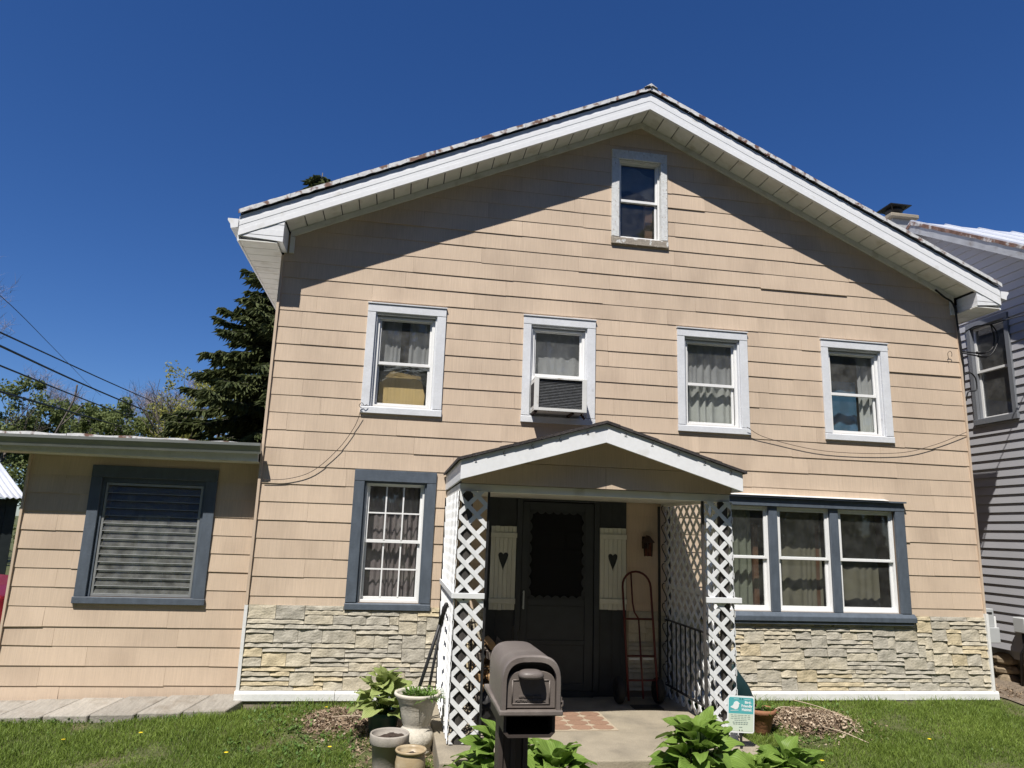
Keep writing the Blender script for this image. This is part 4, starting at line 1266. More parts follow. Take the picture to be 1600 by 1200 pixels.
for sx in (-.1, .1):
    for sy in (-.1, .1): m.bar((10.2 + sx, 2.76 + sy, 7.70), (10.2 + sx * 1.5, 2.76 + sy * 1.5, 7.765), .015, .015)
m.build('rain_cap', MT['iron'], ch)
# foundation stones
for i, y in enumerate([-1.55, -.9, -.3, .62, 1.2, 2.2, 3.2, 4.3]):
    for j in range(3):
        w = random.uniform(.16, .26)
        m = MB(); x = NX + .10 + random.uniform(0, .05); zc = -.1 + j * .14
        def fn(u, v, x=x, y=y, zc=zc, w=w, j=j):
            a = 2 * math.pi * u; p = math.pi * v
            k_ = 1 + .12 * math.sin(3 * a + i + j) + .1 * math.sin(5 * p + 2 * i)
            return (x + .13 * k_ * math.sin(p) * math.cos(a), y + w * k_ * math.sin(p) * math.sin(a) + .05 * math.sin(j * 3 + i), zc - .085 * math.cos(p))
        m.grid(10, 6, fn, False); m.build('foundation_stone', MT['fieldstone'], nb)
m = MB(); m.box(NX + .25, 17.4, NY0 + .25, NY1 - .1, -.4, .3); m.build('crawl_space', MT['mortar'], nb)
gm = empty('gas_meter', (9.92, .6, .6), 'grey meter box on the neighbouring grey wall', 'meter')
MB().box(9.85, 9.972, .50, .69, .60, .80).build('body', MT['meter'], gm, bevel=.012)
m = MB(); m.tube([(9.91, .6, .6), (9.91, .6, .4), (9.91, .66, .33), (9.93, .72, -.15)], .018, 8); m.tube([(9.91, .52, .62), (9.91, .46, .45), (9.91, .5, -.15)], .014, 8); m.build('pipe', MT['iron'], gm)

# service entrance on the right corner of the main house
em = empty('electric_meter', (8.9, .15, .5), 'pale grey electric boxes on the right corner of the tan house', 'meter box')
MB().box(8.832, 8.95, .0, .16, .74, .96).build('upper_box', MT['meter'], em, bevel=.006)
MB().box(8.832, 8.985, -.03, .15, .555, .738).build('lower_box', MT['meter'], em, bevel=.006)
MB().box(8.99, 9.03, .06, .14, .66, .86).build('side_box', MT['vinyl'], em, bevel=.004)
MB().box(8.85, 8.92, -.006, .0, .90, .92).build('slot', MT['iron'], em)
m = MB(); m.tube([(8.87, .06, .96), (8.85, .04, 1.2), (8.845, .03, 4.2)], .016, 8); m.build('conduit', MT['meter'], em)
def cable(name, pts, r, lab, mt='cable', cat='cable', sub=6, group=None):
    P = [Vector(p) for p in pts]; out = []
    for i in range(len(P) - 1):
        p0, p1, p2, p3 = P[max(i - 1, 0)], P[i], P[i + 1], P[min(i + 2, len(P) - 1)]
        for k in range(sub):
            t = k / sub
            out.append(.5 * ((2 * p1) + (p2 - p0) * t + (2 * p0 - 5 * p1 + 4 * p2 - p3) * t * t + (3 * p1 - p0 - 3 * p2 + p3) * t ** 3))
    out.append(P[-1])
    return prop(MB().tube(out, r, 7).build(name, MT[mt]), lab, cat, group)


cable('service_cable', [(8.50, -.05, 5.10), (8.62, -.06, 5.0), (8.74, -.07, 4.9), (8.78, -.06, 4.6), (8.80, -.06, 4.25), (8.84, -.02, 4.0), (8.85, .03, 3.6)], .013, 'black cable clipped down the right corner under the eave')
sv = empty('service_drop', (9.0, -.12, 4.2), 'spliced black service drop looping off the right house corner', 'cable')
def sub_cable(nm, pts, r, par, mt='cable'):
    o = cable(nm, pts, r, None, mt, None); w = WLOC[o.name]
    o.parent = par; o.location = w - wloc(par)
    return o
sub_cable('loop', [(8.80, -.06, 4.24), (8.93, -.12, 4.20), (9.10, -.12, 4.19), (9.22, -.12, 4.26), (9.31, -.12, 4.42), (9.30, -.12, 4.56), (9.24, -.12, 4.65)], .010, sv)
sub_cable('loop', [(8.80, -.06, 4.26), (8.95, -.10, 4.24), (9.12, -.10, 4.25), (9.24, -.10, 4.33), (9.28, -.10, 4.48), (9.24, -.11, 4.65)], .010, sv)
sub_cable('messenger', [(8.84, -.06, 4.50), (8.98, -.12, 4.60), (9.24, -.12, 4.655), (9.75, -.3, 4.80), (12, -1.2, 5.3), (20, -4.4, 7.0)], .008, sv)
MB().tube([(8.99, -.12, 4.195), (9.11, -.12, 4.19)], .02, 10).build('splice', MT['cable'], sv)
MB().tube([(8.99, -.10, 4.242), (9.11, -.10, 4.25)], .02, 10).build('splice', MT['cable'], sv)
cable('service_cable', [(8.84, -.02, 3.95), (8.93, -.03, 3.98), (9.0, -.03, 3.9), (8.99, -.03, 3.75), (8.88, -.02, 3.72), (8.85, .0, 3.6)], .009, 'slack black cable loop hanging below the splices')
cable('wall_wire', [(1.022, -.06, 3.0), (.972, -.035, 2.82), (.816, -.035, 2.557), (.56, -.035, 2.294), (.294, -.035, 2.19), (.03, -.035, 2.171)], .0035, 'thin dark wire sagging from the leftmost upper window to the corner', 'wire', 'wire')
cable('wall_wire', [(5.701, -.07, 3.063), (5.993, -.035, 2.943), (6.763, -.035, 2.823), (7.74, -.035, 2.848), (8.298, -.035, 2.983), (8.783, -.035, 3.177)], .0035, 'thin dark wire sagging under the right upper window', 'wire', 'wire')
cable('wire_hook', [(1.03, -.055, 3.02), (1.0, -.065, 3.05), (1.03, -.07, 3.08), (1.06, -.065, 3.05), (1.09, -.06, 3.07)], .0035, 'curled wire hook on the leftmost upper window frame', 'wire', 'hook')
cable('wire_hook', [(8.62, -.03, 4.15), (8.60, -.05, 4.22), (8.63, -.06, 4.25), (8.66, -.05, 4.22), (8.66, -.04, 4.18)], .0035, 'curled wire hook on the siding by the right corner', 'wire', 'hook')

# ================================================================== things in the windows
ac = empty('air_conditioner', (3.3, -.05, 3.08), 'weathered window air conditioner in the second upper window', 'air conditioner')
ax0, ax1, az0, az1, ay = 2.985, 3.60, 3.085, 3.465, -.27
m = MB(); t = .012
m.box(ax0, ax0 + t, ay, .25, az0 + .02, az1); m.box(ax1 - t, ax1, ay, .25, az0 + .02, az1); m.box(ax0, ax1, ay, .25, az1 + .0005, az1 + t); m.box(ax0, ax1, ay, .25, az0, az0 + .019)
m.box(ax0 + t, ax1 - t, -.02, .0, az0 + .02, az1)
m.build('housing', MT['ac'], ac, bevel=.004)
m = MB(); f = .05
m.box(ax0 - .006, ax0 + f, ay - .012, ay - .001, az0 - .004, az1 + .012); m.box(ax1 - f, ax1 + .006, ay - .012, ay - .001, az0 - .004, az1 + .012); m.box(ax0 + f, ax1 - f, ay - .012, ay - .001, az1 - .01, az1 + .012); m.box(ax0 + f, ax1 - f, ay - .012, ay - .001, az0 - .004, az0 + .03)
m.build('front_frame', MT['ac'], ac, bevel=.003)
for i in range(18):
    z = az0 + .04 + i * .0182
    m = MB(); m.prism([(ay + .006, z), (ay + .02, z + .012), (ay + .02, z + .014), (ay + .006, z + .003)], ax0 + f - .006, ax1 - f + .006, 'x'); m.build('fin', MT['acfin'], ac)
MB().box(ax0 + .03, ax1 - .03, ay + .03, ay + .04, az0 + .03, az1 - .01).build('coil', MT['acfin'], ac)
for i in range(9):
    y = ay + .04 + i * .022; MB().box(ax0 - .004, ax0 - .0005, y, y + .01, az0 + .06, az1 - .05).build('side_vent', MT['mailin'], ac)
m = MB()
for xx in (3.01, 3.45): m.bar((xx, -.24, az0 - .012), (xx, .02, az0 - .012), .03, .02)
m.bar((3.55, -.22, 3.07), (3.60, -.20, 3.02), .02, .02)
m.build('bracket', MT['rust'], ac)
MB().box(2.995, 3.645, .02, .04, 3.485, 3.55).build('filler_panel', MT['vinyl'], ac)


def curtain(x0, x1, z0, z1, y, matn, lab, folds=7, amp=.02, hem=0.0, gather=0.0):
    ph = random.uniform(0, 6)
    def fn(u, v):
        w = 1 - gather * (1 - v)
        x = (x0 + x1) / 2 + (u - .5) * (x1 - x0) * w
        uu = u + .06 * math.sin(5.3 * u + ph) + .035 * math.sin(11.7 * u + 2 * ph)
        yy = y + amp * math.sin(uu * folds * 2 * math.pi + ph + .6 * math.sin(3 * v + ph) + .5 * v * math.sin(7 * u)) * (.6 + .4 * (1 - v)) * (.75 + .4 * math.sin(4.1 * u + ph))
        z = z0 + (z1 - z0) * v + (hem * abs(math.sin(u * folds * math.pi)) if v < 1e-6 else 0)
        return (x, yy, z)
    return prop(MB().grid(folds * 8, 8, fn, True).build('curtain', MT[matn], fix=False), lab, 'curtain')


curtain(1.15, 1.42, 3.58, 4.14, .16, 'curtain', 'sheer curtain panel, left half of the leftmost upper window', 4)
curtain(1.52, 1.80, 3.58, 4.14, .16, 'curtain', 'sheer curtain panel, right half of the leftmost upper window', 4)
m = MB(); m.prism([(1.19, 3.08), (1.73, 3.08), (1.74, 3.25), (1.68, 3.48), (1.33, 3.53), (1.20, 3.38)], .19, .21); prop(m.build('board', MT['board']), 'yellow board behind the lower pane of the leftmost upper window', 'board')
m = MB().grid(16, 8, lambda u, v: (1.15 + .64 * u, .155 + .02 * math.sin(14 * u + 5 * v) * math.sin(9 * v + 2), 3.60 - v * (.12 + .16 * abs(2 * u - 1) ** 2)), False)
prop(m.build('plastic_sheet', MT['plastic_film'], fix=False), 'torn plastic film hanging behind the leftmost upper window', 'plastic sheet')
curtain(2.99, 3.66, 3.56, 4.14, .16, 'curtain', 'grey sheer curtain above the air conditioner', 5, .012)
curtain(4.94, 5.29, 3.60, 4.15, .15, 'curtain', 'lace curtain, upper left of the third upper window', 4)
curtain(5.28, 5.65, 3.60, 4.15, .15, 'curtain', 'lace curtain, upper right of the third upper window', 4)
curtain(4.95, 5.65, 3.07, 3.60, .17, 'curtain_white', 'white cafe curtain in the lower half of the third upper window', 8, .025)
curtain(7.38, 7.62, 3.07, 4.15, .15, 'curtain_white', 'white drape at the right of the rightmost upper window', 3, .03)
curtain(6.89, 6.97, 3.4, 4.15, .15, 'curtain', 'narrow drape at the left of the rightmost upper window', 2)
curtain(6.90, 7.42, 3.07, 3.80, .24, 'bluecloth', 'blue cloth behind the rightmost upper window', 3, .015)
curtain(1.14, 1.81, .93, 2.18, .17, 'curtain_pink', 'rose grey drape in the window left of the porch', 9, .03)
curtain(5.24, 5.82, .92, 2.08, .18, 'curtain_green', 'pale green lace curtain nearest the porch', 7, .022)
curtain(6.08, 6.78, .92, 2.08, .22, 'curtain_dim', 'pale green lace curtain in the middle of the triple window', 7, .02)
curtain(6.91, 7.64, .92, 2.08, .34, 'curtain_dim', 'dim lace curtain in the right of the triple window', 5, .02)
for x, l in ((5.90, 'by the porch'), (6.72, 'in the middle')):
    prop(MB().box(x - .025, x + .04, .22, .26, .9, 1.9).build('wood_post', MT['ladder']), 'brown wooden post inside the triple window ' + l, 'post')
m = MB(); m.box(4.50, 4.60, .22, .27, 5.40, 6.1); prop(m.build('wood_post', MT['ladder']), 'brown wooden post inside the attic window', 'post')
m = MB().grid(10, 8, lambda u, v: (4.10 + .48 * u, .14 + .02 * math.sin(8 * u + 6 * v) + .012 * math.sin(19 * u - 13 * v), 6.44 - .33 * v + .05 * math.sin(5 * u)), True)
prop(m.build('plastic_sheet', MT['plastic_film'], fix=False), 'crumpled plastic film behind the attic window', 'plastic sheet')
curtain(-1.45, -1.1, .92, 1.75, .75, 'curtain', 'pale curtain dimly seen behind the louvres', 3, .02)

# ================================================================== pots and plants
def hosta_leaf_mesh(name, L_, Wd, bend, mt, curl=.0):
    nu, nv = 12, 8
    def fn(u, v):
        s = (u - .5) * 2
        w = Wd * .5 * (math.sin(math.pi * min(1, v * .97 + .015) ** .72)) ** .8 * (1 - .12 * v)
        x = s * w
        y = L_ * (v * (1 - .16 * bend * v))
        z = -bend * L_ * .55 * v * v + .16 * L_ * v + abs(s) * w * .24 * (1 - v * .3) + .0035 * math.cos(s * 14) * math.sin(math.pi * v) + .012 * math.sin(9 * v + 2 * s) * abs(s) + curl * s * w * math.sin(4 * v)
        return (x, y, z)
    m = MB().grid(nu, nv, fn, True)
    return m.mesh(name, mt, Vector((0, 0, 0)))


def fan_leaves(par, meshes, c, n, spread, rise, smin=.75, smax=1.2, rng=None, stem=None, el0=-.05, el1=1.0):
    rng = rng or random
    for i in range(n):
        a = i * 2.39996 + rng.uniform(-.35, .35)
        f = (i + .5) / n                      # 0 centre -> 1 rim
        r = spread * (f ** .75)
        h = rise * (1 - f ** 1.6) + rng.uniform(-.02, .03)
        e = el1 + (el0 - el1) * f + rng.uniform(-.4, .4)
        p = Vector((c[0] + r * .62 * math.cos(a), c[1] + r * .62 * math.sin(a), c[2] + h))
        R_ = Matrix.Rotation(a - math.pi / 2, 4, 'Z') @ Matrix.Rotation(e, 4, 'X') @ Matrix.Rotation(rng.uniform(-.45, .45), 4, 'Y')
        s = rng.uniform(smin, smax) * (.75 + .35 * f)
        link_mesh('leaf', rng.choice(meshes), par, p, R_, (s, s, s))
        if stem is not None: stem.tube([(c[0] + .02 * math.cos(a), c[1] + .02 * math.sin(a), c[2] - .02), (c[0] + r * .3 * math.cos(a), c[1] + r * .3 * math.sin(a), c[2] + h * .6), p], [.006, .005, .003], 5, False)


HM = [hosta_leaf_mesh('hosta_leaf_mesh', .24, .18, b_, MT['hosta'], c_) for b_, c_ in ((.75, .1), (1.1, -.15), (.5, .2), (1.35, 0.05), (.9, -.1))]
HY = [hosta_leaf_mesh('pale_hosta_leaf_mesh', .19, .165, b_, MT['hosta_y'], c_) for b_, c_ in ((.8, .1), (1.2, -.15), (.5, .1))]


def hosta(c, n, spread, rise, lab, seed):
    e = empty('hosta', c, lab, 'hosta', 'hosta clumps in front of the porch')
    st = MB(); fan_leaves(e, HM, c, n, spread, rise, rng=random.Random(seed), stem=st)
    fan_leaves(e, HM, (c[0], c[1], c[2] - .05), n * 2 // 3, spread * 1.08, rise * .42, rng=random.Random(seed + 70), el0=-.45, el1=.3)
    fan_leaves(e, HM, (c[0], c[1], c[2]), n // 2, spread * .8, rise * .72, rng=random.Random(seed + 140), el0=-.3, el1=.7)
    fan_leaves(e, HM, (c[0], c[1], c[2] - .07), n // 3, spread * 1.2, rise * .15, rng=random.Random(seed + 210), el0=-.3, el1=.2)
    st.build('stem', MT['weed'], e, fix=False)


hosta((2.38, -2.48, gz(2.4, -2.5) + .08), 70, .46, .42, 'hosta clump behind the mailbox, nearest the flower pots', 1)
hosta((2.80, -2.58, gz(2.8, -2.6) + .06), 56, .40, .33, 'hosta clump right behind the mailbox post beside the walk', 2)
hosta((3.98, -2.44, gz(4.0, -2.4) + .08), 66, .46, .44, 'tall hosta clump nearest the walk on the sign side', 3)
hosta((4.36, -2.55, gz(4.4, -2.5) + .03), 64, .46, .22, 'middle hosta clump below the bird sign', 4)
hosta((4.70, -2.48, gz(4.8, -2.4) + .05), 56, .42, .28, 'hosta clump farthest right beside the lawn', 5)


def pot(name, c, prof, matn, lab, cat='flower pot', n=40, soil=None):
    e = empty(name, c, lab, cat)
    MB().lathe(prof, c, n).build('body', MT[matn], e)
    if soil:
        r, z = soil
        rs = random.Random(int(c[0] * 100))
        def fn(u, v): return (c[0] + r * v * math.cos(2 * math.pi * u), c[1] + r * v * math.sin(2 * math.pi * u), c[2] + z + .012 * math.sin(17 * u + 5 * v) + .008 * math.sin(29 * v + 40 * u))
        MB().grid(24, 6, fn, True).build('soil', MT['soil'], e, fix=False)
    return e


gp = (1.50, -.95, gz(1.5, -.95))
pot('green_flower_pot', gp, [(0, .0), (.10, 0), (.115, .01), (.145, .19), (.16, .2), (.16, .235), (.147, .235), (.145, .20), (.10, .17), (0, .17)], 'greenpot', 'dark green plastic pot holding the pale hosta', soil=(.14, .2))
pe = empty('potted_hosta', (gp[0], gp[1], gp[2] + .2), 'pale green hosta growing in the dark green pot', 'hosta')
st = MB(); fan_leaves(pe, HY, (gp[0], gp[1], gp[2] + .22), 54, .27, .27, .8, 1.25, random.Random(9), st, .15, 1.35); st.build('stem', MT['lily'], pe, fix=False)
uc = (1.795, -1.32, gz(1.8, -1.3) - .005)
urn = pot('urn_planter', uc, [(0, 0), (.145, 0), (.15, .03), (.14, .05), (.155, .08), (.165, .13), (.15, .185), (.12, .215), (.115, .23), (.128, .25), (.145, .34), (.172, .43), (.205, .475), (.212, .49), (.208, .505), (.19, .505), (.182, .49), (.17, .45), (0, .44)], 'urn', 'pale cast urn planter beside the porch lattice', 'urn', 48, soil=(.172, .455))
leafp = MB()
for k in range(10):
    a = 2 * math.pi * k / 10
    M_ = Matrix.Translation((uc[0] + .158 * math.cos(a), uc[1] + .158 * math.sin(a), uc[2] + .09)) @ Matrix.Rotation(a, 4, 'Z') @ Matrix.Rotation(-.1, 4, 'Y')
    leafp.M = M_
    leafp.grid(4, 5, lambda u, v: (.012 * math.sin(math.pi * v) * (1 - (2 * u - 1) ** 2), (u - .5) * .07 * math.sin(math.pi * (.15 + .8 * v)), .10 * v), True)
leafp.M = None
leafp.build('leaf_relief', MT['urn'], urn, fix=False)


def tuft(par, c, n, L_, mt, rng, spread=.1, w=.012, name='leaf'):
    m = MB()
    for i in range(n):
        a = rng.uniform(0, 6.28); r = spread * math.sqrt(rng.random()); e = rng.uniform(.35, 1.2); l = L_ * rng.uniform(.6, 1.1)
        o_ = Vector((c[0] + r * math.cos(a), c[1] + r * math.sin(a), c[2])); b_ = a + rng.uniform(-.8, .8)
        d = Vector((math.cos(b_), math.sin(b_), 0)); s_ = Vector((-d.y, d.x, 0)) * w
        pts = []
        for v in (0, .35, .7, 1):
            pp = o_ + d * (l * math.cos(e) * v) + Vector((0, 0, l * (math.sin(e) * v - .45 * v * v)))
            wv = (.6, 1, .8, .02)[(0, .35, .7, 1).index(v)]
            pts += [pp - s_ * wv, pp + s_ * wv]
        m.add(pts, [(0, 1, 3, 2), (2, 3, 5, 4), (4, 5, 7, 6)], True)
    return m.build(name, mt, par, fix=False)


lp = empty('potted_lily', (uc[0] + .03, uc[1], uc[2] + .45), 'narrow leaved lily tufts growing in the pale urn', 'plant')
for k, (dx, dy) in enumerate([(-.05, .06), (.06, -.03), (.12, .05), (.02, .1), (.11, -.1)]): tuft(lp, (uc[0] + dx, uc[1] + dy, uc[2] + .455), 60, .17, MT['lily'], random.Random(20 + k), .05, .007, 'leaf_tuft')
gc = (1.565, -1.62, gz(1.56, -1.62) - .004)
pot('grey_flower_pot', gc, [(0, 0), (.125, 0), (.13, .012), (.148, .19), (.16, .192), (.166, .20), (.166, .262), (.162, .272), (.154, .272), (.149, .262), (.14, .21), (0, .2)], 'greypot', 'wide taupe pot of bare soil in front of the urn', soil=(.143, .225))
cc = (1.742, -1.86, gz(1.74, -1.86) - .004)
pot('stoneware_crock', cc, [(0, 0), (.10, 0), (.108, .01), (.122, .07), (.124, .13), (.112, .19), (.108, .20), (.125, .208), (.129, .218), (.124, .228), (.112, .226), (.104, .21), (.1, .17), (0, .16)], 'crock', 'small tan stoneware crock nearest the camera', 'crock', soil=(.10, .168))
tc = (5.29, -.95, gz(5.29, -.95))
pot('terracotta_bowl', tc, [(0, 0), (.075, 0), (.085, .02), (.125, .17), (.135, .18), (.155, .20), (.158, .23), (.145, .24), (.135, .22), (0, .2)], 'terra', 'round terracotta pot behind the bird sign', soil=(.135, .215))
tp = empty('potted_plant', (tc[0], tc[1], tc[2] + .22), 'small sprouting plant in the terracotta pot', 'plant')
tuft(tp, (tc[0] - .06, tc[1], tc[2] + .215), 22, .22, MT['lily'], random.Random(40), .07, .011); tuft(tp, (tc[0] + .06, tc[1] - .03, tc[2] + .215), 16, .12, MT['weed'], random.Random(41), .06, .016)
for k, (pa, pb_, lab) in enumerate([((2.02, -1.25, 1.03), (1.70, -.98, -.19), 'thicker black pole leaning on the porch lattice above the urn'), ((2.015, -1.05, .98), (1.86, -.90, -.18), 'second black pole leaning behind the urn')]):
    pa, pb_ = Vector(pa), Vector(pb_)
    e = empty('garden_pole', pb_, lab, 'pole')
    MB().tube([pb_, pb_.lerp(pa, .85)], .017 - .003 * k, 10).build('shaft', MT['iron'], e)
    MB().tube([pb_.lerp(pa, .84), pb_.lerp(pa, .99), pa], [.02, .022, .012], 10).build('grip', MT['mailin'], e)
sh = empty('snow_shovel', (5.45, -.3, -.1), 'dark green scoop shovel standing against the stone base', 'shovel')
MB().tube([(5.10, -.09, 1.0), (5.33, -.16, .34)], .013, 10).build('handle', MT['iron'], sh)
def scoop(u, v):
    p = Vector((5.33, -.16, .34)).lerp(Vector((5.47, -.22, -.10)), v)
    w = .03 + .10 * min(1, v * 1.5)
    s_ = (u - .5) * 2
    return (p.x + s_ * w * .8, p.y - s_ * w * .45 - .05 * (1 - s_ * s_) * math.sin(math.pi * v * .8), p.z + s_ * w * .30)
m = MB().grid(8, 8, scoop, True); sc_ = m.build('scoop', MT['shovelgreen'], sh, fix=False)
so = sc_.modifiers.new('solid', 'SOLIDIFY'); so.thickness = .006

# ================================================================== mailbox
mb = empty('mailbox', (2.115, -4.6, -.33), 'taupe plastic roadside mailbox on a dark post', 'mailbox')
bx0, bx1, bz, bh = 1.997, 2.250, .965, .215
cx = (bx0 + bx1) / 2; hw = (bx1 - bx0) / 2
def arch(hw_, z0, zside, ztop, n=18):
    pts = [(cx - hw_, z0)]
    for i in range(n + 1):
        t = math.pi - math.pi * i / n
        c_, s_ = math.cos(t), math.sin(t)
        pts.append((cx + hw_ * math.copysign(abs(c_) ** .62, c_), zside + (ztop - zside) * abs(s_) ** .78))
    pts.append((cx + hw_, z0))
    return pts
A0, A1 = -4.985, -4.47
secs = [(A0 - .012, .0, 0), (A0 - .004, .004, .004), (A0 + .012, .006, .006), (A0 + .03, .002, .002), (A0 + .2, .0, .0), (A1 - .05, -.006, -.004), (A1 - .012, -.014, -.012), (A1, -.035, -.03)]
m = MB(); rings = []
for (y, dh, dt) in secs:
    rings.append([(x, y, z) for x, z in arch(hw + dh, bz, bz + .105, bz + bh + dt)])
n = len(rings[0])
vs = [p for r_ in rings for p in r_]
m.add(vs, [(i * n + j, i * n + j + 1, (i + 1) * n + j + 1, (i + 1) * n + j) for i in range(len(rings) - 1) for j in range(n - 1)], True)
m.add(rings[-1], [tuple(range(n))])
inner = [(x, A0 - .012, z) for x, z in arch(hw - .016, bz, bz + .10, bz + bh - .02)]
inner2 = [(x, A0 + .055, z) for x, z in arch(hw - .018, bz, bz + .10, bz + bh - .022)]
m.add(rings[0] + inner, [(j, n + j, n + j + 1, j + 1) for j in range(n - 1)], False)
m.add(inner + inner2, [(j, n + j, n + j + 1, j + 1) for j in range(n - 1)], False)
m.add(inner2, [tuple(range(n))])
body = m.build('body', MT['mailbox'], mb)
MB().box(bx0 - .012, bx1 + .012, A0 - .022, A1 + .006, bz - .022, bz - .0005).build('base_flange', MT['mailbox'], mb, bevel=.005, seg=2)
# door: flat plate with rounded top corners, a raised inner panel and lettering
dm_ = [(x, z) for x, z in arch(hw - .019, bz + .004, bz + .095, bz + bh - .058)]
door_ = MB().prism(dm_, A0 + .004, A0 + .016).build('door', MT['mailbox'], mb, bevel=.003, seg=2)
m = MB(); w_, z0_, z1_ = hw - .045, bz + .022, bz + .118
fr = .0035
for a, c in (((cx - w_, z0_), (cx + w_, z0_)), ((cx - w_, z0_), (cx - w_, z1_)), ((cx + w_, z0_), (cx + w_, z1_)), ((cx - w_, z1_), (cx - .055, z1_)), ((cx + .055, z1_), (cx + w_, z1_))):
    m.tube([(a[0], A0 + .004, a[1]), (c[0], A0 + .004, c[1])], fr, 6)
m.build('door_rim', MT['mailbox'], door_)
def handle_fn(u, v):
    a = 2 * math.pi * u; p = math.pi * (v - .5)
    ce = lambda t, e: math.copysign(abs(math.cos(t)) ** e, math.cos(t))
    se = lambda t, e: math.copysign(abs(math.sin(t)) ** e, math.sin(t))
    X, Y_, Z_ = ce(p, .7) * ce(a, .75), ce(p, .7) * se(a, .75), se(p, .8)
    return (cx - .006 + .055 * X, A0 - .014 + .046 * Y_, bz + .141 + (.024 if Z_ > 0 else .014) * Z_)
hd = MB().grid(28, 14, handle_fn, True).build('handle', MT['mailbox'], door_, fix=True)


def text_mesh(name, body_, size, loc, mt, par, rot=(math.pi / 2, 0, 0), ext=.001, align='CENTER', roty=0, bold=0):
    cu = bpy.data.curves.new(name, 'FONT'); cu.body = body_; cu.size = size; cu.extrude = ext; cu.align_x = align; cu.align_y = 'CENTER'; cu.offset = bold; cu.resolution_u = 3
    o = bpy.data.objects.new(name, cu); COL.objects.link(o)
    bpy.context.view_layer.update()
    me = bpy.data.meshes.new_from_object(o.evaluated_get(bpy.context.evaluated_depsgraph_get()))
    bpy.data.objects.remove(o); me.materials.clear(); me.materials.append(mt)
    r_ = Matrix.Rotation(roty, 4, 'Y') @ Matrix.Rotation(math.pi / 2, 4, 'X')
    return link_mesh(name, me, par, loc, r_)


text_mesh('lettering', 'APPROVED BY THE', .0115, (cx - .003, A0 + .002, bz + .051), MT['mailbox'], door_, ext=.0022, bold=.0004)
text_mesh('lettering', 'POSTMASTER GENERAL', .0125, (cx - .003, A0 + .002, bz + .036), MT['mailbox'], door_, ext=.0022, bold=.0004)
m = MB(Matrix.Translation((bx1 + .004, A0 + .01, bz + .03)))
m.box(-.004, .006, -.012, .01, -.05, .02); m.tube([(.004, -.012, -.02), (.01, -.014, -.01), (.008, -.016, .006), (.0, -.014, .0)], .003, 6); m.build('latch', MT['mailbox'], door_, bevel=.002)
# newspaper sleeve below the box
tx0, tx1, tz0, tz1 = cx - .113, cx + .113, bz - .118, bz - .0225
m = MB()
o_ = [(tx0, tz1), (tx0, tz0 + .02), (tx0 + .02, tz0), (tx1 - .02, tz0), (tx1, tz0 + .02), (tx1, tz1)]
i_ = [(tx0 + .012, tz1 - .001), (tx0 + .012, tz0 + .026), (tx0 + .026, tz0 + .012), (tx1 - .026, tz0 + .012), (tx1 - .012, tz0 + .026), (tx1 - .012, tz1 - .001)]
n = 6
vs = [(x, A0 + .02, z) for x, z in o_] + [(x, A0 + .02, z) for x, z in i_] + [(x, A1 - .08, z) for x, z in o_] + [(x, A1 - .08, z) for x, z in i_]
m.add(vs, [(j, j + 1, n + j + 1, n + j) for j in range(n - 1)] + [(j, 2 * n + j, 2 * n + j + 1, j + 1) for j in range(n - 1)] + [(n + j, n + j + 1, 3 * n + j + 1, 3 * n + j) for j in range(n - 1)] + [(3 * n, 3 * n + 1, 3 * n + 2, 3 * n + 3, 3 * n + 4, 3 * n + 5)])
m.build('newspaper_sleeve', MT['mailpost'], mb)
m = MB(); px_, py_ = 2.105, -4.62
w_ = .058
for sx in (-1, 1):
    m.box(px_ + sx * w_ - .012, px_ + sx * w_ + .012, py_ - .058, py_ + .058, -.6, tz0 - .001)
m.box(px_ - w_ + .012, px_ + w_ - .012, py_ - .046, py_ + .05, -.6, tz0 - .001)
m.box(px_ - .012, px_ + .012, py_ - .054, py_ - .0465, -.6, tz0 - .01)
m.build('post', MT['mailpost'], mb, bevel=.004, seg=2)

# ================================================================== yard sign
sgn_ = empty('yard_sign', (4.58, -1.95, -.25), 'small teal and cream bird garden sign among the hostas', 'sign')
tilt = .055
SM = Matrix.Translation((4.575, -1.96, .215)) @ Matrix.Rotation(tilt, 4, 'Y')
def rrect(w, h, r, n=5):
    pts = []
    for sx, sz, a0 in ((1, 1, 0), (-1, 1, 90), (-1, -1, 180), (1, -1, 270)):
        for k in range(n + 1):
            a = math.radians(a0 + 90 * k / n); pts.append((sx * (w / 2 - r) + r * math.cos(a), sz * (h / 2 - r) + r * math.sin(a)))
    return pts
MB(SM).prism(rrect(.25, .30, .02), -.002, .003).build('panel', MT['signwhite'], sgn_)
MB(SM).prism([(-.115, .005), (.115, .005), (.115, .125), (.105, .137), (-.105, .137), (-.115, .125)], -.0032, -.0021).build('teal_field', MT['teal'], sgn_)
MB(SM).prism([(-.115, .0045), (-.115, -.128), (-.105, -.137), (.105, -.137), (.115, -.128), (.115, .0045)], -.0032, -.0021).build('cream_field', MT['cream'], sgn_)
bird = [(-.112, .055), (-.085, .072), (-.075, .095), (-.058, .106), (-.040, .104), (-.028, .092), (-.018, .088), (-.028, .082), (-.030, .062), (-.042, .044), (-.062, .038), (-.085, .046)]
bird = [(-.100 + (x + .112) * .95, z) for x, z in bird]
MB(SM).prism(bird, -.0044, -.0033).build('bird_emblem', MT['signwhite'], sgn_)
MB(SM).prism([(-.098, .026), (-.025, .031), (-.025, .034), (-.098, .029)], -.0044, -.0033).build('branch', MT['signwhite'], sgn_)
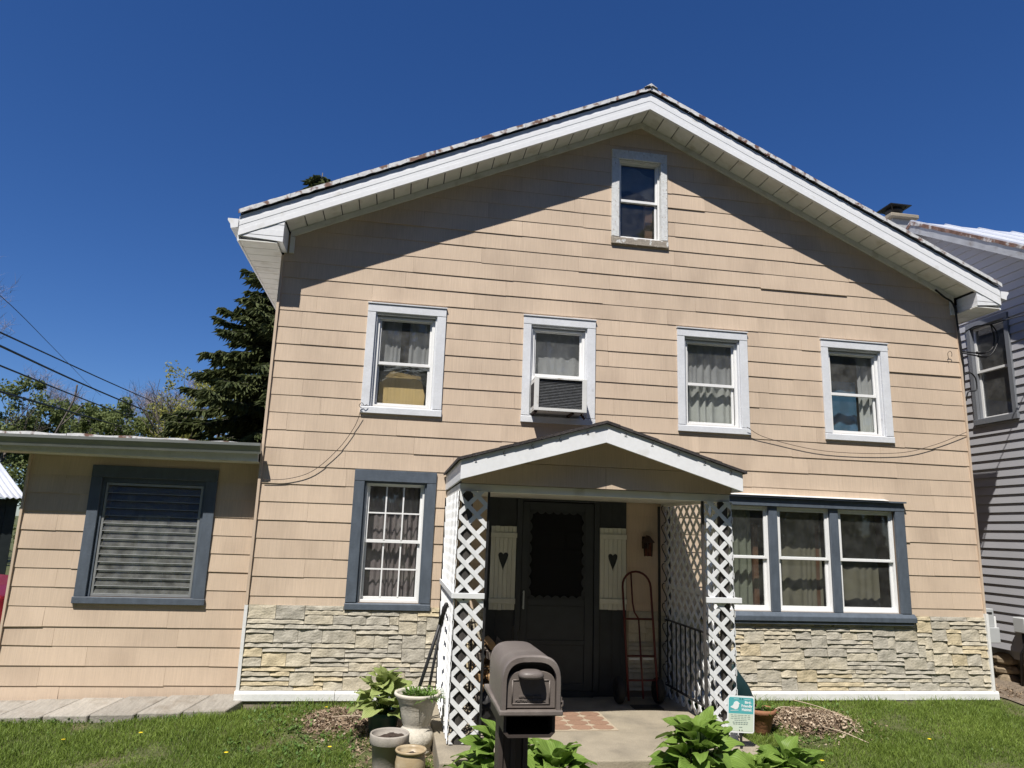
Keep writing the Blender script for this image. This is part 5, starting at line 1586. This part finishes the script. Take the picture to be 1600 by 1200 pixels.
for i, tx in enumerate(('Bird-', 'Friendly', 'Habitat')):
    loc = SM @ Vector((.052 + (.012 if i == 0 else 0), -.0034, .098 - i * .030))
    text_mesh('lettering', tx, .031, loc, MT['signwhite'], sgn_, roty=tilt, ext=.0008, bold=.0009)
for i in range(7):
    wv = (.19, .18, .19, .12, .15, .14, .03)[i]; z = (-.008, -.022, -.036, -.050, -.066, -.080, -.105)[i]; hh = .0035 if i < 4 else .006
    nseg = 6
    for k in range(nseg):
        a = -wv / 2 + wv * k / nseg; c = a + wv / nseg * random.uniform(.6, .92)
        MB(SM).prism([(a, z - hh / 2), (c, z - hh / 2), (c, z + hh / 2), (a, z + hh / 2)], -.0042, -.0033).build('print_line', MT['print'], sgn_)
MB(SM).prism([(-.07, .122), (-.02, .122), (-.02, .124), (-.07, .124)], -.0042, -.0033).build('print_line', MT['signwhite'], sgn_)
MB(SM).prism([(.03, .122), (.09, .122), (.09, .124), (.03, .124)], -.0042, -.0033).build('print_line', MT['signwhite'], sgn_)
for x, z in ((-.012, .127), (.012, .127), (-.012, -.128), (.012, -.128)):
    MB(SM @ Matrix.Translation((x, -.005, z)) @ Matrix.Rotation(math.pi / 2, 4, 'X')).lathe([(0, .002), (.004, .001), (.0045, -.002)], (0, 0, 0), 10).build('rivet', MT['iron'], sgn_)
m = MB(); m.bar((4.575, -1.952, -.35), (4.575, -1.952, .33), .02, .01, (0, 1, 0)); m.build('stake', MT['iron'], sgn_)

# ================================================================== leaf litter, stalks, weeds, grass
def litter(name, cx_, cy_, rx, ry, n, h, seed, lab, matn='litter'):
    rs = np.random.RandomState(seed)
    V_, F_, T_ = [], [], []
    for i in range(n):
        r = math.sqrt(rs.rand()) * (1 + .28 * rs.randn()); a = rs.rand() * 6.283
        x, y = cx_ + rx * r * math.cos(a), cy_ + ry * r * math.sin(a)
        z = gz(x, y) + max(0, h * (1 - r * r)) + .01 * rs.rand() + .004
        l = rs.choice([.02, .03, .05, .09]) * rs.uniform(.7, 1.4); w = rs.uniform(.006, .028) if l < .05 else rs.uniform(.002, .006)
        d = np.array([math.cos(rs.rand() * 6.28), math.sin(rs.rand() * 6.28), rs.uniform(-.5, .5)]); d /= np.linalg.norm(d)
        s_ = np.cross(d, [rs.uniform(-.5, .5), rs.uniform(-.5, .5), 1]); s_ /= np.linalg.norm(s_)
        c_ = np.array([x, y, z]); u_ = np.cross(d, s_) * l * .15
        b_ = len(V_)
        V_ += [c_ - d * l / 2 - s_ * w / 2, c_ - s_ * w / 2 + u_, c_ + d * l / 2 - s_ * w / 3, c_ + d * l / 2 + s_ * w / 3, c_ + s_ * w / 2 + u_, c_ - d * l / 2 + s_ * w / 2]
        F_ += [b_, b_ + 1, b_ + 4, b_ + 5, b_ + 1, b_ + 2, b_ + 3, b_ + 4]; T_ += [4, 4]
    o = bpy.data.objects.new(name, fast_mesh(name, V_, F_, T_, MT[matn])); COL.objects.link(o)
    return prop(o, lab, 'litter', None, 'stuff')


def mound(cx_, cy_, rx, ry, h, lab):
    def fn(u, v):
        a = 2 * math.pi * u; r = v * (1 + .12 * math.sin(3 * a + cx_) + .07 * math.sin(7 * a))
        x, y = cx_ + rx * r * math.cos(a), cy_ + ry * r * math.sin(a)
        return (x, y, gz(x, y) + h * (1 - v * v) + .003 + .008 * math.sin(20 * x) * math.sin(23 * y) * (1 - v))
    o = MB().grid(28, 8, fn, True).build('leaf_mound', MT['mulch'], fix=False)
    return prop(o, lab, 'leaf litter')


mound(5.92, -.70, .44, .34, .085, 'heap of dry leaves and stalks right of the porch')
mound(1.10, -.52, .42, .34, .04, 'thin bed of dry leaves left of the potted hosta')
mound(1.75, -.75, .3, .5, .02, 'patch of dry litter under the urn')
litter('leaf_litter', 5.95, -.72, .58, .46, 2600, .095, 1, 'dry leaf and stalk litter heaped right of the porch')
litter('leaf_litter', 1.10, -.52, .48, .42, 1700, .045, 2, 'dry leaf litter scattered left of the potted hosta')
litter('leaf_litter', 1.62, -1.05, .5, .8, 1400, .012, 3, 'dry litter scattered around the pots')
litter('pale_stalks', 5.95, -.78, .6, .5, 350, .11, 4, 'pale dead stalks on the heap right of the porch', 'litter_pale')
litter('pale_stalks', 1.12, -.55, .5, .4, 260, .05, 5, 'pale dead stalks beside the potted hosta', 'litter_pale')
litter('leaf_litter', 9.5, .4, .45, 1.1, 900, .01, 6, 'dry litter on the gravel between the houses')
rs_ = random.Random(5)
for i, (p, q) in enumerate([((5.98, -.38, -.02), (6.36, -.85, -.12)), ((5.75, -.85, -.08), (6.1, -.75, -.08)), ((5.85, -.95, -.13), (6.2, -1.35, -.2)), ((5.6, -.6, -.08), (5.9, -.45, -.08)), ((1.0, -.6, -.12), (1.45, -.7, -.12))]):
    cable('dead_stalk', [p, Vector(p).lerp(Vector(q), .5) + Vector((.01, .01, .02)), q], .005, ['long bleached stalk slanting off the right leaf heap', 'short pale stalk lying across the right leaf heap', 'pale stalk on the grass in front of the right leaf heap', 'pale stalk at the back of the right leaf heap', 'pale stalk on the left leaf bed'][i], 'litter_pale', 'stalk')

NG = np.random.RandomState(3)
def in_ex(x, y):
    if SLAB[0] - .03 < x < SLAB[1] + .03 and y > -2.25: return True
    if 2.6 < x < 4.0 and y > -5.7: return True
    if -2.95 < x < .0 and y > -.34: return True
    if y > -.07 and -.1 < x < 8.9: return True
    if x > 8.9 + .25 * max(0, -y) and y > -.9: return True
    for (cx_, cy_, rx, ry) in ((5.95, -.72, .47, .36), (1.12, -.50, .40, .33), (1.62, -1.05, .42, .7), (1.565, -1.62, .17, .17), (1.742, -1.86, .13, .13), (5.29, -.95, .12, .12)):
        if ((x - cx_) / rx) ** 2 + ((y - cy_) / ry) ** 2 < 1: return NG.rand() > .05
    return False


def grass(name, n, X0, X1, Y0, Y1, lab, wmul=1.0):
    V_ = np.zeros((n * 5, 3), np.float32); c = 0
    X = NG.uniform(X0, X1, n * 2); Y = NG.uniform(Y0, Y1, n * 2)
    for x, y in zip(X, Y):
        if c >= n: break
        if in_ex(x, y): continue
        cl = math.sin(3.1 * x + 1.3 * math.sin(2.3 * y)) * math.sin(2.7 * y + 1.1 * math.sin(1.9 * x)) + .5 * math.sin(8.3 * x + 2) * math.sin(9.1 * y)
        if cl < -.75 and NG.rand() < .55: continue
        h = NG.uniform(.025, .06) * (1 + .45 * cl)
        if y > -.16 and x > 0: h *= NG.choice([.8, 1, 1.7])
        a = NG.rand() * 6.283; w = NG.uniform(.0018, .0036) * wmul
        le = NG.uniform(.15, 1.0) * h; la = NG.rand() * 6.283
        dx, dy = math.cos(a) * w, math.sin(a) * w; lx, ly = math.cos(la) * le, math.sin(la) * le
        z = gz(x, y) - .004
        V_[c * 5:c * 5 + 5] = ((x - dx, y - dy, z), (x + dx, y + dy, z), (x - dx * .9 + lx * .35, y - dy * .9 + ly * .35, z + h * .6), (x + dx * .9 + lx * .35, y + dy * .9 + ly * .35, z + h * .6), (x + lx, y + ly, z + h))
        c += 1
    V_ = V_[:c * 5]
    b_ = np.arange(c) * 5
    F_ = np.stack([b_, b_ + 1, b_ + 3, b_ + 2, b_ + 2, b_ + 3, b_ + 4], 1).ravel()
    T_ = np.tile([4, 3], c)
    o = bpy.data.objects.new(name, fast_mesh(name, V_, F_, T_, MT['grass'])); COL.objects.link(o)
    return prop(o, lab, 'grass', None, 'stuff')


grass('grass', 150000, -3.6, 9.9, -2.6, -.05, 'short green lawn grass in front of the house')
grass('grass', 30000, -6, 11, -5.6, -2.6, 'lawn grass between the house and the road', 1.6)
grass('grass', 40000, -12, -2.7, -5.6, 6.5, 'lawn grass beside the side wing around the red car', 2.0)


def weeds(name, n, area, lab, seed, size=.03, matn='weed'):
    rs = np.random.RandomState(seed); V_, F_, T_ = [], [], []
    for i in range(n):
        x, y = rs.uniform(area[0], area[1]), rs.uniform(area[2], area[3]); z = gz(x, y)
        for k in range(rs.randint(4, 9)):
            a = rs.rand() * 6.28; l = size * rs.uniform(.6, 1.5); w = l * .28; e = rs.uniform(.2, .9)
            d = np.array([math.cos(a) * math.cos(e), math.sin(a) * math.cos(e), math.sin(e)]); s_ = np.array([-math.sin(a), math.cos(a), 0])
            o_ = np.array([x, y, z + rs.uniform(0, .04)]); b_ = len(V_)
            V_ += [o_, o_ + d * l * .5 - s_ * w, o_ + d * l, o_ + d * l * .5 + s_ * w]; F_ += [b_, b_ + 1, b_ + 2, b_ + 3]; T_ += [4]
    o = bpy.data.objects.new(name, fast_mesh(name, V_, F_, T_, MT[matn])); COL.objects.link(o)
    return prop(o, lab, 'weeds', None, 'stuff')


weeds('weeds', 240, (.15, 1.3, -1.7, -.08), 'broad leaved weeds in the lawn left of the pots', 1)
weeds('weeds', 120, (5.4, 6.6, -1.3, -.1), 'broad leaved weeds around the right leaf heap', 2)
weeds('weeds', 90, (-2.9, -.1, -.5, -.33), 'low weeds along the paving slabs', 3, .022)
weeds('weeds', 160, (9.1, 9.95, 1.2, 2.0), 'bright ground cover between the two houses', 4, .05)
weeds('weeds', 130, (-2.5, 8.5, -1.8, -.4), 'scattered clover in the lawn', 6, .02)
dmesh = None
dl = ['just below the second paving slab', 'between the first and third paving slabs', 'left of the grey taupe pot', 'at the foot of the foundation left of the dry leaf bed', 'farthest right on the lawn', 'by the rightmost hosta', 'near the middle of the left lawn']
for i, (x, y) in enumerate([(-1.25, -.95), (-.65, -.85), (1.05, -1.25), (.92, -.22), (6.9, -1.3), (5.45, -1.75), (.2, -1.35)]):
    z = gz(x, y) + .035
    e = empty('dandelion', (x, y, gz(x, y)), 'yellow dandelion flower ' + dl[i], 'dandelion', 'dandelions in the lawn')
    MB().tube([(x, y, gz(x, y)), (x, y, z)], .002, 5).build('stem', MT['weed'], e, fix=False)
    m = MB()
    for k in range(14):
        a = k * 6.283 / 14; r = .016
        m.add([(x, y, z), (x + r * math.cos(a - .2), y + r * math.sin(a - .2), z + .006), (x + r * 1.15 * math.cos(a), y + r * 1.15 * math.sin(a), z + .007), (x + r * math.cos(a + .2), y + r * math.sin(a + .2), z + .006)], [(0, 1, 2, 3)])
    m.build('flower', MT['dandelion'], e, fix=False)

# ================================================================== trees behind
def leaf_cloud(name, pts, size, matn, par, rs, asp=.6):
    """small leaf faces scattered at the given points"""
    n = len(pts)
    P = np.asarray(pts, np.float32)
    d = rs.randn(n, 3).astype(np.float32); d /= np.linalg.norm(d, axis=1)[:, None]
    t = rs.randn(n, 3).astype(np.float32); s = np.cross(d, t); s /= np.linalg.norm(s, axis=1)[:, None] + 1e-6
    L_ = (size * rs.uniform(.6, 1.4, n))[:, None]
    A = P - d * L_ * .5; B = P + s * L_ * asp * .5; C_ = P + d * L_ * .5; D_ = P - s * L_ * asp * .5
    V_ = np.stack([A, B, C_, D_], 1).reshape(-1, 3)
    F_ = np.arange(4 * n); T_ = np.full(n, 4)
    me = fast_mesh(name, V_ - np.array(wloc(par))[None, :], F_, T_, MT[matn])
    o = bpy.data.objects.new(name, me); COL.objects.link(o); o.parent = par
    WLOC[o.name] = wloc(par)
    return o


def branch_tree(rs, base, height, depth=5, spread=.55, r0=.16, m=None, tips=None, lean=(0, 0), min_len=.25, nsplit=(2, 4)):
    def rec(p, d, L_, r, lev):
        q = p + d * L_
        mid = p + d * L_ * .5 + Vector(rs.randn(3)) * L_ * .05
        n = 6 if lev < 2 else (4 if lev < 4 else 3)
        m.tube([p, mid, q], [r, r * .85, r * .68], n, False)
        if lev >= 3: tips.append(q.copy()); tips.append(mid.copy())
        if lev >= depth or L_ < min_len: return
        k = rs.randint(nsplit[0], nsplit[1] + 1)
        for i in range(k):
            a = rs.rand() * 6.283
            side = Vector((math.cos(a), math.sin(a), rs.uniform(-.1, .5)))
            nd = (d * rs.uniform(.7, 1.1) + side * spread * rs.uniform(.6, 1.3)).normalized()
            nd = (nd + Vector((0, 0, .18))).normalized()
            st = p.lerp(q, rs.uniform(.55, 1.0)) if i else q
            rec(st, nd, L_ * rs.uniform(.62, .85), r * rs.uniform(.45, .66), lev + 1)
    d0 = Vector((lean[0], lean[1], 1)).normalized()
    rec(Vector(base), d0, height * .32, r0, 0)


def bare_tree(base, h, lab, seed, depth=6, r0=.15, twig='twig', spread=.5):
    rs = np.random.RandomState(seed)
    e = empty('bare_tree', base, lab, 'tree', 'trees behind the side wing')
    m = MB(); tips = []
    branch_tree(rs, base, h, depth, spread, r0, m, tips, nsplit=(2, 3))
    m.build('branches', MT['barkgrey'], e, fix=False)
    # fine twigs
    T_ = MB()
    for t in tips[::1]:
        for k in range(2):
            d = Vector(rs.randn(3)); d.z = abs(d.z) + .3; d.normalize(); l = rs.uniform(.3, .8)
            s_ = d.orthogonal().normalized() * .006
            T_.add([t - s_, t + s_, t + d * l + Vector(rs.randn(3)) * .05], [(0, 1, 2)])
    T_.build('twigs', MT['twig'], e, fix=False)
    return e


def leafy_tree(base, h, R_, lab, matn, seed, n=9000, size=.14, r0=.14, clump=.45, zlo=.25, name='leafy_tree'):
    rs = np.random.RandomState(seed)
    e = empty(name, base, lab, 'tree', 'trees behind the side wing')
    m = MB(); tips = []
    branch_tree(rs, base, h, 4, .6, r0, m, tips, nsplit=(2, 4))
    m.build('trunk', MT['bark'], e, fix=False)
    # clumps through the crown volume
    cl = []
    for i in range(int(40 * R_)):
        a = rs.rand() * 6.283; v = rs.rand(); r = R_ * math.sqrt(rs.rand()) * (1 - .55 * abs(v - .4))
        cl.append((base[0] + r * math.cos(a), base[1] + r * math.sin(a), base[2] + h * (zlo + (1 - zlo) * v)))
    cl = np.array(cl); k = rs.randint(0, len(cl), n)
    sc = clump * rs.uniform(.5, 1.1, len(cl))
    g = rs.randn(n, 3); g /= np.linalg.norm(g, axis=1)[:, None]
    pts = cl[k] + g * (sc[k] * rs.rand(n) ** .4)[:, None]
    leaf_cloud('crown', pts, size, matn, e, rs)
    return e


# Norway spruce behind the house
def spruce(base, h, R_, lab, seed):
    rs = np.random.RandomState(seed)
    e = empty('spruce_tree', base, lab, 'tree')
    B = Vector(base)
    MB().tube([B, B + Vector((0, 0, h * .5)), B + Vector((0, 0, h))], [.24, .14, .015], 8).build('trunk', MT['bark'], e, fix=False)
    br = MB()
    A_, S_, L_ = [], [], []
    z = 1.2
    while z < h - .15:
        f = z / h
        Lz = R_ * (1 - f) ** .78 * rs.uniform(.85, 1.12) + .12
        nb_ = 13 if f < .8 else 6
        a0 = rs.rand() * 6.28
        for i in range(nb_):
            a = a0 + i * 6.283 / nb_ + rs.uniform(-.25, .25); l = Lz * rs.uniform(.55, 1.22)
            d = Vector((math.cos(a), math.sin(a), 0)); sd_ = Vector((-d.y, d.x, 0))
            droop = (.30 + .18 * (1 - f)) * rs.uniform(.55, 1.6)
            pts = []
            for k in range(7):
                t = k / 6
                pts.append(B + Vector((0, 0, z)) + d * (l * t) + Vector((0, 0, l * (.10 * t - droop * t * t + .22 * t ** 4))))
            br.tube(pts, [.028 * (1 - .8 * k / 6) * (1.2 - f) for k in range(7)], 3, False)
            ns = max(6, int(l / .05))
            for k in range(ns):
                t = .12 + .88 * (k + rs.rand()) / ns
                ii = min(5, int(t * 6)); p = pts[ii].lerp(pts[ii + 1], t * 6 - ii)
                for c in range(4):
                    side = rs.choice([-1, 1])
                    dd = d * rs.uniform(.25, .9) + sd_ * side * rs.uniform(.2, 1.0) + Vector((0, 0, -rs.uniform(.15, 1.15)))
                    dd.normalize(); ll = rs.uniform(.22, .62) * (1.05 - .4 * t)
                    A_.append(p); S_.append(dd); L_.append(ll)
        z += rs.uniform(.20, .30)
    prop(br.build('branches', MT['bark'], e, fix=False), kind='stuff')
    n = len(A_)
    P = np.array([tuple(v) for v in A_]); D_ = np.array([tuple(v) for v in S_]); LL = np.array(L_)[:, None]
    t = rs.randn(n, 3); s = np.cross(D_, t); s /= np.linalg.norm(s, axis=1)[:, None]
    s2 = np.cross(D_, s)
    w = rs.uniform(.03, .065, n)[:, None]
    V_ = []
    for q in (s, s2):
        V_.append(np.stack([P - q * w * .4, P + D_ * LL * .45 + q * w, P + D_ * LL, P + D_ * LL * .45 - q * w], 1))
    V_ = np.concatenate(V_, 0).reshape(-1, 3)
    me = fast_mesh('crown', V_ - np.array(base)[None, :], np.arange(len(V_)), np.full(len(V_) // 4, 4), MT['spruce'])
    o = bpy.data.objects.new('crown', me); COL.objects.link(o); o.parent = e
    return e


spruce((-1.62, 14.0, -.2), 13.2, 4.55, 'tall dark spruce rising behind the house', 4)
G0 = -.3
bare_tree((-17.6, 25, G0), 15, 'bare grey tree at the left edge of the view', 3, 7, .22, spread=.55)
bare_tree((-21.5, 29, G0), 13, 'bare grey tree farther behind the left edge', 31, 6, .2)
bare_tree((-11.0, 33, G0), 9.2, 'bare twiggy tree right of centre above the wing roof', 8, 7, .13, spread=.42)
bare_tree((-13.6, 34, G0), 8.4, 'bare twiggy tree in the middle above the wing roof', 9, 7, .12, spread=.42)
bare_tree((-16.4, 33, G0), 8.0, 'bare twiggy tree behind the green bushes', 10, 7, .12, spread=.42)
leafy_tree((-15.2, 24, G0), 7.4, 2.3, 'fresh green tree at the far left above the wing roof', 'leafgreen', 1, 16000)
leafy_tree((-12.6, 25, G0), 6.9, 2.0, 'lower green tree second from the left above the wing roof', 'leafgreen', 2, 13000)
leafy_tree((-10.6, 25, G0), 6.9, 1.9, 'green tree third from the left above the wing roof', 'leafgreen', 3, 13000)
leafy_tree((-8.8, 26, G0), 7.0, 2.0, 'yellow green tree beside the cables', 'leafyellow', 4, 12000, .12)
leafy_tree((-7.3, 24, G0), 8.4, 2.0, 'sparse pale budding tree left of the spruce', 'leafyellow', 5, 5200, .11, clump=.5)
leafy_tree((-5.6, 23, G0), 8.4, 2.1, 'sparse budding tree partly behind the spruce', 'leafyellow', 6, 5200, .11, clump=.5)
leafy_tree((-19.5, 26, G0), 6.4, 2.4, 'green tree beyond the left edge', 'leafgreen', 7, 8000)
leafy_tree((-7.6, 14.5, G0), 3.6, 1.5, 'dark shrub behind the metal roofed shed', 'spruce', 12, 7000, .1, zlo=.05, name='shrub')
leafy_tree((-5.2, 15.5, G0), 3.4, 1.4, 'green shrub right behind the shed roof', 'leafgreen', 13, 6000, .1, zlo=.05, name='shrub')
# leaning dead snag
cable('dead_snag', [(-12.9, 23, 3.2), (-12.35, 23, 5.0), (-11.9, 23, 6.3), (-11.85, 23, 7.0)], .035, 'leaning dead snag in front of the green trees', 'bark', 'dead branch')
cable('dead_snag', [(-12.2, 23, 5.3), (-11.7, 23, 5.9), (-11.5, 23, 6.2)], .025, 'short side limb beside the leaning dead snag', 'bark', 'dead branch')

# overhead cables and poles
A = [((-6.83, 7, 5.361), (-9.151, 18, 6.489), (-10.39, 34, 7.27), .020, 'highest thick overhead cable on the left'), ((-6.784, 7, 5.086), (-9.083, 18, 6.015), (-9.82, 34, 6.50), .026, 'second overhead cable on the left, the lumpy one'),
     ((-6.715, 7, 4.67), (-9.014, 18, 5.523), (-11.04, 34, 6.43), .020, 'third overhead cable on the left'), ((-6.623, 7, 4.119), (-8.938, 18, 4.99), (-12.73, 34, 6.38), .024, 'lowest thick overhead cable on the left')]
pole_far = (-11.6, 44, -.3)
for i, (a, b_, c, r, lab) in enumerate(A):
    a, b_, c = Vector(a), Vector(b_), Vector(c)
    st = a + (a - b_) * .75
    cable('overhead_cable', [st, a, b_, c, (-11.5, 44, 6.6 + .25 * (3 - i))], r, lab, 'cable', 'cable', 8, 'overhead cables on the left')
cable('overhead_cable', [(-6.2, 2.0, 5.9), (-6.975, 7, 6.224), (-10.742, 18, 7.475), (-16.106, 34, 9.045), (-20, 46, 10.2)], .009, 'thin steep overhead wire crossing the cables', 'cable', 'cable', 8)
up_ = empty('utility_pole', pole_far, 'distant wooden utility pole behind the side wing', 'pole')
MB().tube([pole_far, (-11.6, 44, 8.0)], [.15, .11], 10).build('pole', MT['bark'], up_)
MB().bar((-12.5, 43.85, 7.6), (-10.7, 43.85, 7.6), .1, .12).build('cross_arm', MT['bark'], up_)

# ================================================================== shed and car at the far left
shd = empty('garden_shed', (-9.0, 10.4, -.3), 'dark shed with a pale corrugated metal roof', 'shed')
SR = Matrix.Translation((-6.55, 9.1, 0)) @ Matrix.Rotation(math.radians(38), 4, 'Z')
# local frame: roof falls towards -y (local), right end at local x=0
m = MB(SR)
m.box(-5.0, -.10, .25, 3.6, -.4, 2.02); m.build('wall', MT['shedwall'], shd)
for i in range(24):
    MB(SR).box(-5.0 + i * .204, -5.0 + i * .204 + .196, .23, .249, -.3, 2.0).build('wall_board', MT['shedwall'], shd)
m = MB(SR)
nr_ = 44
def roofp(u, v):
    x = -5.2 + 5.2 * u; y = .05 + 3.7 * v
    return (x, y, 2.03 + .30 * y + .018 * math.cos(u * nr_ * 2 * math.pi))
m.grid(nr_ * 4, 2, roofp, True); rf = m.build('roof', MT['shedroof'], shd, fix=False)
so = rf.modifiers.new('solid', 'SOLIDIFY'); so.thickness = .012

car = empty('parked_car', (-5.5, 2.85, -.2), 'red car parked behind the side wing', 'car')
cg = -.20
CL = -7.75
def carx(s): return CL + s
prof = [(0.05, .35), (.0, .62), (.06, .92), (.55, 1.02), (2.9, 1.03), (3.35, 1.05), (4.15, .98), (4.42, .88), (4.50, .62), (4.46, .32), (4.2, .22), (.3, .22)]
m = MB(); m.prism([(carx(a), cg + c) for a, c in prof], 1.98, 3.72); body_ = m.build('body', MT['red'], car, bevel=.06, seg=3)
cab = [(.35, 1.0), (1.0, 1.46), (2.35, 1.48), (3.2, 1.02)]
m = MB(); m.prism([(carx(a), cg + c) for a, c in cab], 2.14, 3.56); m.build('cabin', MT['carglass'], car, bevel=.05, seg=2)
m = MB(); m.prism([(carx(a), cg + c) for a, c in [(.95, 1.44), (2.4, 1.46), (2.35, 1.53), (1.05, 1.52)]], 2.17, 3.53); m.build('roof', MT['red'], car, bevel=.03)
for y in (2.06, 3.64):
    for s_ in (.85, 3.7):
        M_ = Matrix.Translation((carx(s_), y, cg + .32)) @ Matrix.Rotation(math.pi / 2, 4, 'X')
        w = MB(M_).lathe([(.2, -.11), (.30, -.11), (.325, -.08), (.325, .08), (.30, .11), (.2, .11), (.2, -.11)], (0, 0, 0), 28).build('wheel', MT['tyre'], car)
        MB(M_).lathe([(.001, .05), (.05, .07), (.2, .09), (.2, -.09), (.001, -.07)], (0, 0, 0), 20).build('rim', MT['chrome'], w)
for y in (2.12, 3.38): MB().box(carx(4.36), carx(4.475), y, y + .2, cg + .66, cg + .80).build('headlight', MT['signwhite'], car, bevel=.02)
MB().box(carx(4.44), carx(4.53), 2.05, 3.65, cg + .32, cg + .48).build('bumper', MT['cardark'], car, bevel=.02)
for s_ in (1.35, 2.35): MB().box(carx(s_), carx(s_) + .14, 1.965, 1.985, cg + .86, cg + .89).build('door_handle', MT['chrome'], car)

# unseen trees across the road, added to darken the shade and reflect in panes
for i, (x, y, h, R_) in enumerate([(-26, -20, 14, 4.6), (-18, -19, 15, 4.8), (-10, -20, 14, 4.6), (-2, -19, 15.5, 5), (6, -20, 14.5, 4.8), (14, -19, 15, 4.8), (22, -20, 14, 4.8), (30, -19, 14, 5)]):
    e_ = leafy_tree((x, y, G0), h, R_, 'unseen tree across the road, added to darken the shade', 'leafgreen', 50 + i, 11000, .55, .3, 1.1, .05)
    e_['group'] = 'unseen trees added across the road'
